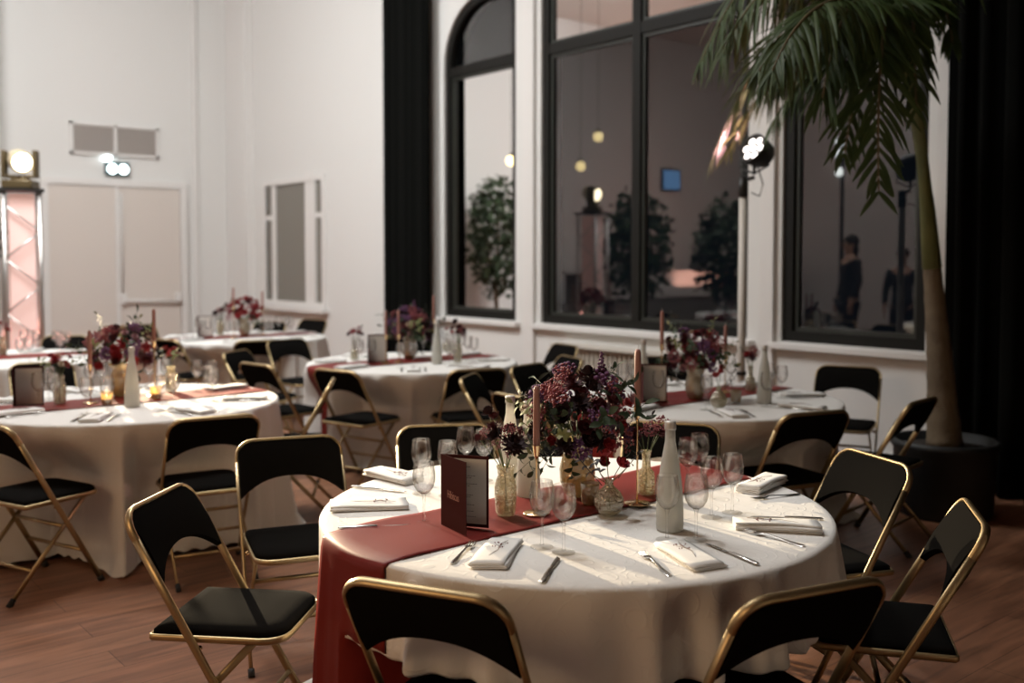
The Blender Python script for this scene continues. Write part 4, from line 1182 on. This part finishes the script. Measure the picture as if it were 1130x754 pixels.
# ------------------------------------------------------------------ light stand with LED par lamp
def make_par():
    a, b = .2315 * 7.0, 7.0
    x, y = cam2w((819 - 565) / 1099 * 7.05, 7.05)
    root = empty('light_stand', (x, y, 0), 0, 'white pole light stand in front of the wall beside the middle window', 'light stand')
    MB().tube([(0, 0, .02), (0, 0, 1.98)], .028, 14).build('pole', mat('white_pole', (.62, .58, .53), .5), root)
    MB().tube([(0, 0, 1.98), (0, 0, 2.12)], .034, 14).build('upper_sleeve', M_blkpl, root)
    MB().lathe([(0, 0), (.22, 0), (.22, .012), (.03, .025), (0, .03)], 28).build('base_plate', M_blkpl, root)
    MB().lathe([(.033, .72), (.036, .722), (.036, .745), (.033, .747)], 14, close=True).build('collar', M_blkpl, root)
    # lamp
    lx, ly = cam2w((831 - 565) / 1099 * 7.0, 7.0)
    lz = 2.31
    MB().tube([(0, 0, 2.10), ((lx - x) * .5, (ly - y) * .5, 2.105), (lx - x, ly - y, 2.115)], .014, 8).build('arm', M_blkpl, root)
    pr = empty('par_light', (lx, ly, lz - .0), 0, 'black LED par lamp with white glowing lenses under the palm fronds', 'stage light')
    aim = Vector((*cam2w(-.74, -.50), .42)).normalized(); q = aim.to_track_quat('Z', 'Y').to_matrix().to_4x4()
    bd = MB().lathe([(0, -.13), (.07, -.13), (.10, -.09), (.108, 0), (.108, .03), (.100, .03), (.098, .005), (0, .005)], 28).build('housing', M_blkpl, pr); bd.matrix_local = q
    em = mat('led_lens', (1, .95, .9), .3, emit=(1, .90, .84), es=4.5)
    for k in range(7):
        w = k * PI / 3; r = 0 if k == 6 else .064
        o = MB().lathe([(0, .012), (.02, .010), (.025, .006), (0, .006)], 14).build('led_lens', em, pr); o.matrix_local = q @ Matrix.Translation((r * math.cos(w), r * math.sin(w), .008))
    MB().tube([(.115, 0, 0), (.12, 0, -.12), (0, 0, -.17), (-.12, 0, -.12), (-.115, 0, 0)], .008, 6).build('yoke', M_blkpl, pr)
    MB().tube([(0, 0, -.17), (0, 0, -.10)], .012, 8).build('clamp', M_blkpl, pr)
    cb = [(.03, .0, -.12), (.09, -.02, -.25), (.06, -.02, -.33), (-.02, 0, -.30)]
    MB().tube(cb, .005, 6).build('cable', M_blkpl, pr)
    L_ = bpy.data.lights.new('par_beam', 'SPOT'); L_.energy = 270; L_.color = (1, .50, .47); L_.spot_size = math.radians(118); L_.spot_blend = .8; L_.shadow_soft_size = .07
    lo = bpy.data.objects.new('par_beam', L_); COL.objects.link(lo); lo.parent = pr; lo.matrix_local = Matrix.Translation(aim * .06) @ (-aim).to_track_quat('Z', 'Y').to_matrix().to_4x4()
make_par()

# ------------------------------------------------------------------ lit truss tower with moving head
TWZ = 10.35
def make_tower():
    x, y = cam2w((25 - 565) / 1099 * TWZ, TWZ)
    H = EYE + (285 - 211) * TWZ / 1099
    root = empty('truss_tower', (x, y, 0), YAW + .5, 'square aluminium truss tower glowing pink under a stage light', 'truss tower')
    hw = .165
    for sx in (-1, 1):
        for sy in (-1, 1): MB().tube([(sx * hw, sy * hw, .02), (sx * hw, sy * hw, H - .02)], .024, 10).build('chord', M_alu, root)
    br = MB(); n = 7; st = (H - .3) / n
    for i in range(n):
        z0, z1 = .15 + i * st, .15 + (i + 1) * st; s = 1 if i % 2 else -1
        br.tube([(-hw * s, hw, z0), (hw * s, hw, z1)], .010, 6).tube([(-hw * s, -hw, z0), (hw * s, -hw, z1)], .010, 6).tube([(hw, -hw * s, z0), (hw, hw * s, z1)], .010, 6).tube([(-hw, -hw * s, z0), (-hw, hw * s, z1)], .010, 6)
    br.build('diagonal_braces', M_alu, root)
    MB().box((0, 0, .01), (.5, .5, .02)).build('base_plate', M_blkpl, root, smooth=False)
    MB().box((0, 0, H), (.42, .42, .03)).build('top_plate', M_blkpl, root, smooth=False)
    sl = MB(); w = .12
    sl.add([(a * w, b * w, z) for z in (.45, H - .04) for a, b in ((-1, -1), (1, -1), (1, 1), (-1, 1))], [(0, 1, 5, 4), (1, 2, 6, 5), (2, 3, 7, 6), (3, 0, 4, 7)])
    sl.build('pink_glow_sleeve', mat('pink_light_glow', (.85, .62, .58), .9, emit=(1, .55, .46), es=.35), root, smooth=False)  # added sleeve; its emission stands in for pink light seen through the truss
    MB().box((0, 0, .32), (.2, .2, .22)).build('uplight_box', mat('maroon_box', (.05, .015, .015), .6), root, smooth=False)
    P_ = bpy.data.lights.new('pink_uplight', 'POINT'); P_.energy = 14; P_.color = (1, .42, .34); P_.shadow_soft_size = .12
    po = bpy.data.objects.new('pink_uplight', P_); COL.objects.link(po); po.parent = root; po.location = (-.35, .35, .6)
    # moving head on top
    hz = H + .016
    mh = empty('moving_head_light', (x, y, hz), YAW + .12, 'bright moving-head spotlight on top of the glowing truss tower', 'stage light')
    hb = mat('bronze_housing', (.10, .07, .03), .45, .3)
    MB().box((0, 0, .045), (.30, .26, .09)).build('base', hb, mh, smooth=False, bevel=.015)
    MB().box((0, 0, .105), (.16, .14, .04)).build('turntable', hb, mh, smooth=False, bevel=.01)
    yk = MB()
    for sx in (-1, 1): yk.box((sx * .155, 0, .26), (.04, .12, .28))
    yk.box((0, 0, .13), (.35, .12, .03)); yk.build('yoke', hb, mh, smooth=False, bevel=.012)
    t = Vector((*TABLES['T1'], .8)) - Vector((x, y, hz + .29)); aim = (Matrix.Rotation(-(YAW + .12), 3, 'Z') @ t).normalized()
    q = aim.to_track_quat('Z', 'Y').to_matrix().to_4x4()
    hd = MB().lathe([(0, -.16), (.08, -.16), (.11, -.12), (.118, -.02), (.118, .10), (.108, .12), (.10, .115), (.098, .10), (0, .095)], 28).build('head', mat('cream_housing', (.5, .42, .28), .4), mh); hd.matrix_local = Matrix.Translation((0, 0, .29)) @ q
    ln = MB().lathe([(0, .112), (.05, .110), (.09, .102), (0, .098)], 24).build('lens', mat('spot_lens', (1, .95, .8), .3, emit=(1, .86, .58), es=16), mh); ln.matrix_local = Matrix.Translation((0, 0, .29)) @ q
    S_ = bpy.data.lights.new('key_beam', 'SPOT'); S_.energy = 8500; S_.color = (1, .80, .54); S_.spot_size = math.radians(19); S_.spot_blend = .55; S_.shadow_soft_size = .05
    so = bpy.data.objects.new('key_beam', S_); COL.objects.link(so); so.parent = mh
    so.matrix_local = Matrix.Translation(Vector((0, 0, .29)) + aim * .14) @ (-aim).to_track_quat('Z', 'Y').to_matrix().to_4x4()
make_tower()

# ------------------------------------------------------------------ the unseen side of the hall, met again as reflections in the windows
def make_bar():
    root = empty('bar_counter', (-13.5, -2.2, 0), 0, 'long white-topped bar counter showing as a pale band in the middle window', 'bar counter')
    gr = mat('grey_bar_front', (.16, .15, .14), .7)
    MB().box((0, 0, .40), (.6, 6.2, .80)).build('cabinet', gr, root, smooth=False)
    b = MB().box((.32, 0, 1.02), (.05, 6.3, .48)); b.build('white_fascia', M_trim, root, smooth=False, bevel=.006)
    MB().box((0, 0, 1.28), (.74, 6.4, .05)).build('worktop', M_trim, root, smooth=False, bevel=.006)
    MB().box((.0, 0, 1.02), (.58, 6.2, .44)).build('shelf_box', gr, root, smooth=False)
make_bar()
def tree(x, y, h, seed, label):
    rn = random.Random(seed); root = empty('potted_tree', (x, y, 0), rn.uniform(0, 6), label, 'plant')
    MB().lathe([(0, 0), (.2, 0), (.24, .4), (.22, .4), (.2, .36), (0, .36)], 24).build('pot', M_pot, root)
    MB().tube([(0, 0, .3), (.03, .02, h * .35), (-.02, .0, h * .62), (0, .02, h * .85)], [.045, .035, .028, .012], 10).build('trunk', M_bark, root)
    mb = MB()
    for i in range(1500):
        d = Vector((rn.gauss(0, 1), rn.gauss(0, 1), rn.gauss(0, 1))).normalized() * rn.uniform(.3, 1) ** .6
        c = Vector((d.x * .6, d.y * .6, h * .62 + d.z * h * .36)); a = Vector((rn.gauss(0, 1), rn.gauss(0, 1), rn.gauss(-.2, .6))).normalized()
        b = a.cross(Vector((rn.gauss(0, 1), rn.gauss(0, 1), rn.gauss(0, 1)))).normalized(); L_ = rn.uniform(.10, .20)
        mb.add([c, c + a * L_ * .5 + b * L_ * .26, c + a * L_, c + a * L_ * .5 - b * L_ * .26], [(0, 1, 2, 3)])
    mb.build('foliage', M_leafd, root)
tree(-11.82, 1.05, 2.85, 1, 'tall dark potted tree mirrored in the middle window beside its central bar')
tree(-10.25, .55, 2.6, 2, 'broad dark potted tree mirrored in the middle window near the light stand')
tree(-13.85, 2.5, 3.1, 3, 'dark potted tree mirrored in the narrow arched window')
for i, (x, y, z, lab) in enumerate([(-12.2, 1.62, 3.62, 'globe pendant mirrored as the higher yellow dot in the middle window'), (-12.4, 1.84, 3.12, 'globe pendant mirrored as the lower yellow dot in the middle window'), (-13.2, 2.72, 3.22, 'globe pendant mirrored as a yellow dot in the arched window')]):
    root = empty('globe_pendant', (x, y, z), 0, lab, 'pendant lamp')
    MB().ico((0, 0, 0), .085, 3).build('globe', mat('warm_globe', (1, .9, .6), .4, emit=(1, .78, .35), es=5), root)
    MB().lathe([(0, .075), (.03, .075), (.03, .12), (.008, .135), (0, .135)], 16).build('cap', M_blkpl, root)
    MB().tube([(0, 0, .13), (0, 0, HC - z)], .004, 6).build('cord', M_blkpl, root)
def led_post():
    root = empty('lamp_post', (-8.25, 1.46 - 1.0, 0), 0, 'slim post of four white lamps mirrored in the window by the palm', 'lamp')
    MB().tube([(0, 0, 0), (0, 0, 3.6)], .03, 10).build('post', M_blkpl, root)
    MB().lathe([(0, 0), (.25, 0), (.25, .02), (0, .03)], 24).build('base_plate', M_blkpl, root)
    em = mat('white_lamp', (1, 1, 1), .3, emit=(.92, 1, .97), es=6)
    for z in (3.5, 3.25, 3.08, 2.82):
        h = MB().lathe([(0, -.08), (.06, -.07), (.085, 0), (.075, .0), (0, -.02)], 18).build('lamp_head', M_blkpl, root); h.matrix_local = Matrix.Translation((0, .09, z)) @ Matrix.Rotation(-PI / 2, 4, 'X')
        l = MB().lathe([(0, .006), (.05, .004), (.074, -.002), (0, -.01)], 18).build('lens', em, h)
led_post()
sc_ = empty('wall_screen', (UW + .02, -3.4, 3.3), 0, 'small glowing blue screen mirrored in the middle window', 'screen')
MB().box((.02, 0, 0), (.05, .62, .48)).build('bezel', M_blkpl, sc_, smooth=False)
MB().box((.048, 0, 0), (.006, .56, .42)).build('display', mat('blue_display', (.05, .1, .2), .4, emit=(.22, .48, .9), es=1.6), sc_, smooth=False)

def person(x, y, rz, h, label, hair, coat, seed):
    """standing adult, arms relaxed; front is +Y."""
    root = empty('person', (x, y, 0), rz, label, 'person'); k = h / 1.75; rn = random.Random(seed)
    skin = mat('skin', (.45, .27, .19), .55)
    def skel(name, verts, edges, m, root_i=0, sub=2):
        me = bpy.data.meshes.new(name); me.from_pydata([tuple(Vector(v[:3]) * k) for v in verts], edges, []); me.update()
        o = bpy.data.objects.new(name, me); COL.objects.link(o); o.parent = root
        o.modifiers.new('skin', 'SKIN'); md = o.modifiers.new('sub', 'SUBSURF'); md.levels = md.render_levels = sub
        for i, v in enumerate(verts):
            sv = me.skin_vertices[0].data[i]; r = v[3]; sv.radius = (r[0] * k, r[1] * k) if isinstance(r, tuple) else (r * k, r * k); sv.use_root = (i == root_i)
        me.materials.append(m); return o
    V, E = [], []
    def chain(pts, start=None):
        prev = start
        for p in pts:
            V.append(p); i = len(V) - 1
            if prev is not None: E.append((prev, i))
            prev = i
        return prev
    pel = chain([(0, 0, .95, (.15, .11))]); ch = chain([(0, 0, 1.12, (.135, .10)), (0, .0, 1.30, (.16, .115)), (0, -.01, 1.42, (.12, .085))], pel)
    chain([(0, .0, 1.50, .055), (0, .01, 1.55, .06), (0, .015, 1.64, (.075, .095)), (0, .0, 1.71, (.06, .075)), (0, -.005, 1.745, .03)], ch)
    for sx in (-1, 1):
        sh = chain([(sx * .17, -.01, 1.40, .06), (sx * .23, -.02, 1.14, .046), (sx * .235, .06, .90, .032), (sx * .235, .08, .84, (.022, .034))], ch)
        for j, (dx, ln) in enumerate(((-.024, .075), (-.008, .085), (.008, .08), (.022, .065))):
            chain([(sx * .235 + dx * .3, .085 + dx, .80, .011), (sx * .232, .092 + dx * 1.1, .80 - ln * .5, .009), (sx * .225, .088 + dx * 1.1, .80 - ln, .007)], sh)
        chain([(sx * .225, .115, .825, .012), (sx * .215, .13, .79, .009)], sh)
        chain([(sx * .09, 0, .86, .09), (sx * .105, .01, .50, .058), (sx * .11, -.02, .10, .040), (sx * .115, .0, .045, .038), (sx * .125, .13, .03, .030)], pel)
    body = skel('body', V, E, skin)
    fc = MB(); 
    fc.ico((0, .115 * k, 1.635 * k), .014 * k, 1, (.8, 1.2, 1.3))
    for sx in (-1, 1): fc.ico((sx * .078 * k, 0, 1.635 * k), .022 * k, 1, (.4, .8, 1.3))
    fc.build('nose_and_ears', skin, root)
    ey = MB()
    for sx in (-1, 1): ey.ico((sx * .032 * k, .092 * k, 1.66 * k), .011 * k, 1, (1.2, .6, .7))
    ey.build('eyes', mat('eye_dark', (.03, .02, .02), .3), root)
    MB().ico((0, .103 * k, 1.585 * k), .02 * k, 1, (1.2, .35, .3)).build('mouth', mat('lips', (.32, .12, .10), .5), root)
    hm = MB().ico((0, -.02 * k, 1.685 * k), .10 * k, 2, (.92, 1.05, .92))
    if seed % 2: hm.ico((0, -.06 * k, 1.57 * k), .085 * k, 2, (1, .6, 1.4))
    hm.build('hair', hair, root)
    V, E = [], []
    p0 = chain([(0, 0, .80, (.19, .14))]); c2 = chain([(0, 0, 1.0, (.17, .13)), (0, 0, 1.15, (.155, .12)), (0, 0, 1.31, (.18, .13)), (0, -.01, 1.43, (.12, .10))], p0)
    for sx in (-1, 1): chain([(sx * .175, -.01, 1.405, .072), (sx * .235, -.02, 1.14, .060), (sx * .238, .055, .92, .046)], c2)
    skel('jacket', V, E, coat)
    V, E = [], []
    p0 = chain([(0, 0, .95, (.16, .12))])
    for sx in (-1, 1): chain([(sx * .09, 0, .84, .10), (sx * .105, .01, .50, .072), (sx * .11, -.015, .08, .060)], p0)
    skel('trousers', V, E, mat('dark_trousers', (.015, .015, .018), .9))
    for sx in (-1, 1): MB().ico((sx * .12 * k, .06 * k, .04 * k), .1 * k, 2, (.5, 1.4, .4)).build('shoe', M_rub, root)
person(-7.78, .99, PI * .2, 1.86, 'person in a dark coat mirrored in the window by the palm, the taller of two', mat('dark_hair', (.02, .015, .01), .8), mat('black_coat', (.012, .012, .013), .9), 1)
person(-7.30, .42, -PI * .1, 1.68, 'person in a dark jacket mirrored in the window by the palm, the shorter of two', mat('brown_hair', (.05, .03, .02), .8), mat('charcoal_jacket', (.02, .02, .022), .9), 2)

# ------------------------------------------------------------------ lights of the hall, with added fills
def area(name, loc, target, size, power, col, sy=None):
    L_ = bpy.data.lights.new(name, 'AREA'); L_.energy = power; L_.color = col; L_.shape = 'RECTANGLE'; L_.size = size; L_.size_y = sy or size
    o = bpy.data.objects.new(name, L_); COL.objects.link(o); o.location = loc
    o.rotation_euler = (Vector(loc) - Vector(target)).to_track_quat('Z', 'Y').to_euler(); return o
area('ceiling_panel_pale_end', (-9.6, 1.6, 6.2), (-13.5, 4.6, .5), 2.5, 560, (.97, .99, .99))
area('ceiling_panel_middle', (-6.5, 2.2, 6.2), (-6.5, 2.6, 0), 1.8, 230, (.98, .99, .96))
def spot(name, loc, target, e, col, size, r=.15, blend=.6):
    L_ = bpy.data.lights.new(name, 'SPOT'); L_.energy = e; L_.color = col; L_.spot_size = math.radians(size); L_.spot_blend = blend; L_.shadow_soft_size = r
    o = bpy.data.objects.new(name, L_); COL.objects.link(o); o.location = loc; o.rotation_euler = (Vector(loc) - Vector(target)).to_track_quat('Z', 'Y').to_euler(); return o
spot('ceiling_spot', (-3.6, 1.9, 6.3), (-2.5, 2.4, .7), 480, (.98, .98, .96), 25, .25)
area('warm_fill', (-2.2, -2.6, 2.7), (-2.8, 2.0, .4), 1.4, 44, (1, .64, .34))  # unseen warm fill, added to brighten sides facing the camera
area('back_wall_fill', (-9.5, -3.2, 6.1), (-11, -6, 2.5), 1.5, 130, (1, .95, .9))  # added light that lifts the back wall in the window reflections
def point(name, loc, e, col, r=.05):
    L_ = bpy.data.lights.new(name, 'POINT'); L_.energy = e; L_.color = col; L_.shadow_soft_size = r
    o = bpy.data.objects.new(name, L_); COL.objects.link(o); o.location = loc; return o
for (px, py) in ((118, 446), (172, 440)):
    q = pix(px, py, ZR); point('votive_flame', (q.x, q.y, ZR + .062), .45, (1, .62, .25), .008)
area('pink_wall_wash', (-12.6, -2.2, 1.6), (-15, -2.4, 3.6), 1.6, 60, (1, .50, .38))

w = bpy.data.worlds.new('night'); scn.world = w; w.use_nodes = True
bg = w.node_tree.nodes['Background']; bg.inputs[0].default_value = (.006, .008, .012, 1); bg.inputs[1].default_value = .6

# ------------------------------------------------------------------ camera
cam = bpy.data.cameras.new('camera'); co = bpy.data.objects.new('camera', cam); COL.objects.link(co)
cam.sensor_fit = 'HORIZONTAL'; cam.sensor_width = 36; cam.lens = 36 * F_PX / 1130
cam.shift_y = (CY - 377) / 1130
co.location = (0, 0, EYE); co.rotation_euler = (PI / 2 - PITCH, 0, YAW)
cam.dof.use_dof = True; cam.dof.focus_distance = 3.05; cam.dof.aperture_fstop = 1.9
scn.camera = co
scn.view_settings.view_transform = 'Standard'; scn.view_settings.look = 'None'
scn.view_settings.exposure = 0; scn.view_settings.gamma = 1; scn.view_settings.use_curve_mapping = False
cy = scn.cycles
cy.use_denoising = True; cy.max_bounces = 10; cy.transparent_max_bounces = 40; cy.diffuse_bounces = 3; cy.glossy_bounces = 4
cy.caustics_reflective = False; cy.caustics_refractive = False; cy.sample_clamp_indirect = 4; cy.blur_glossy = .5
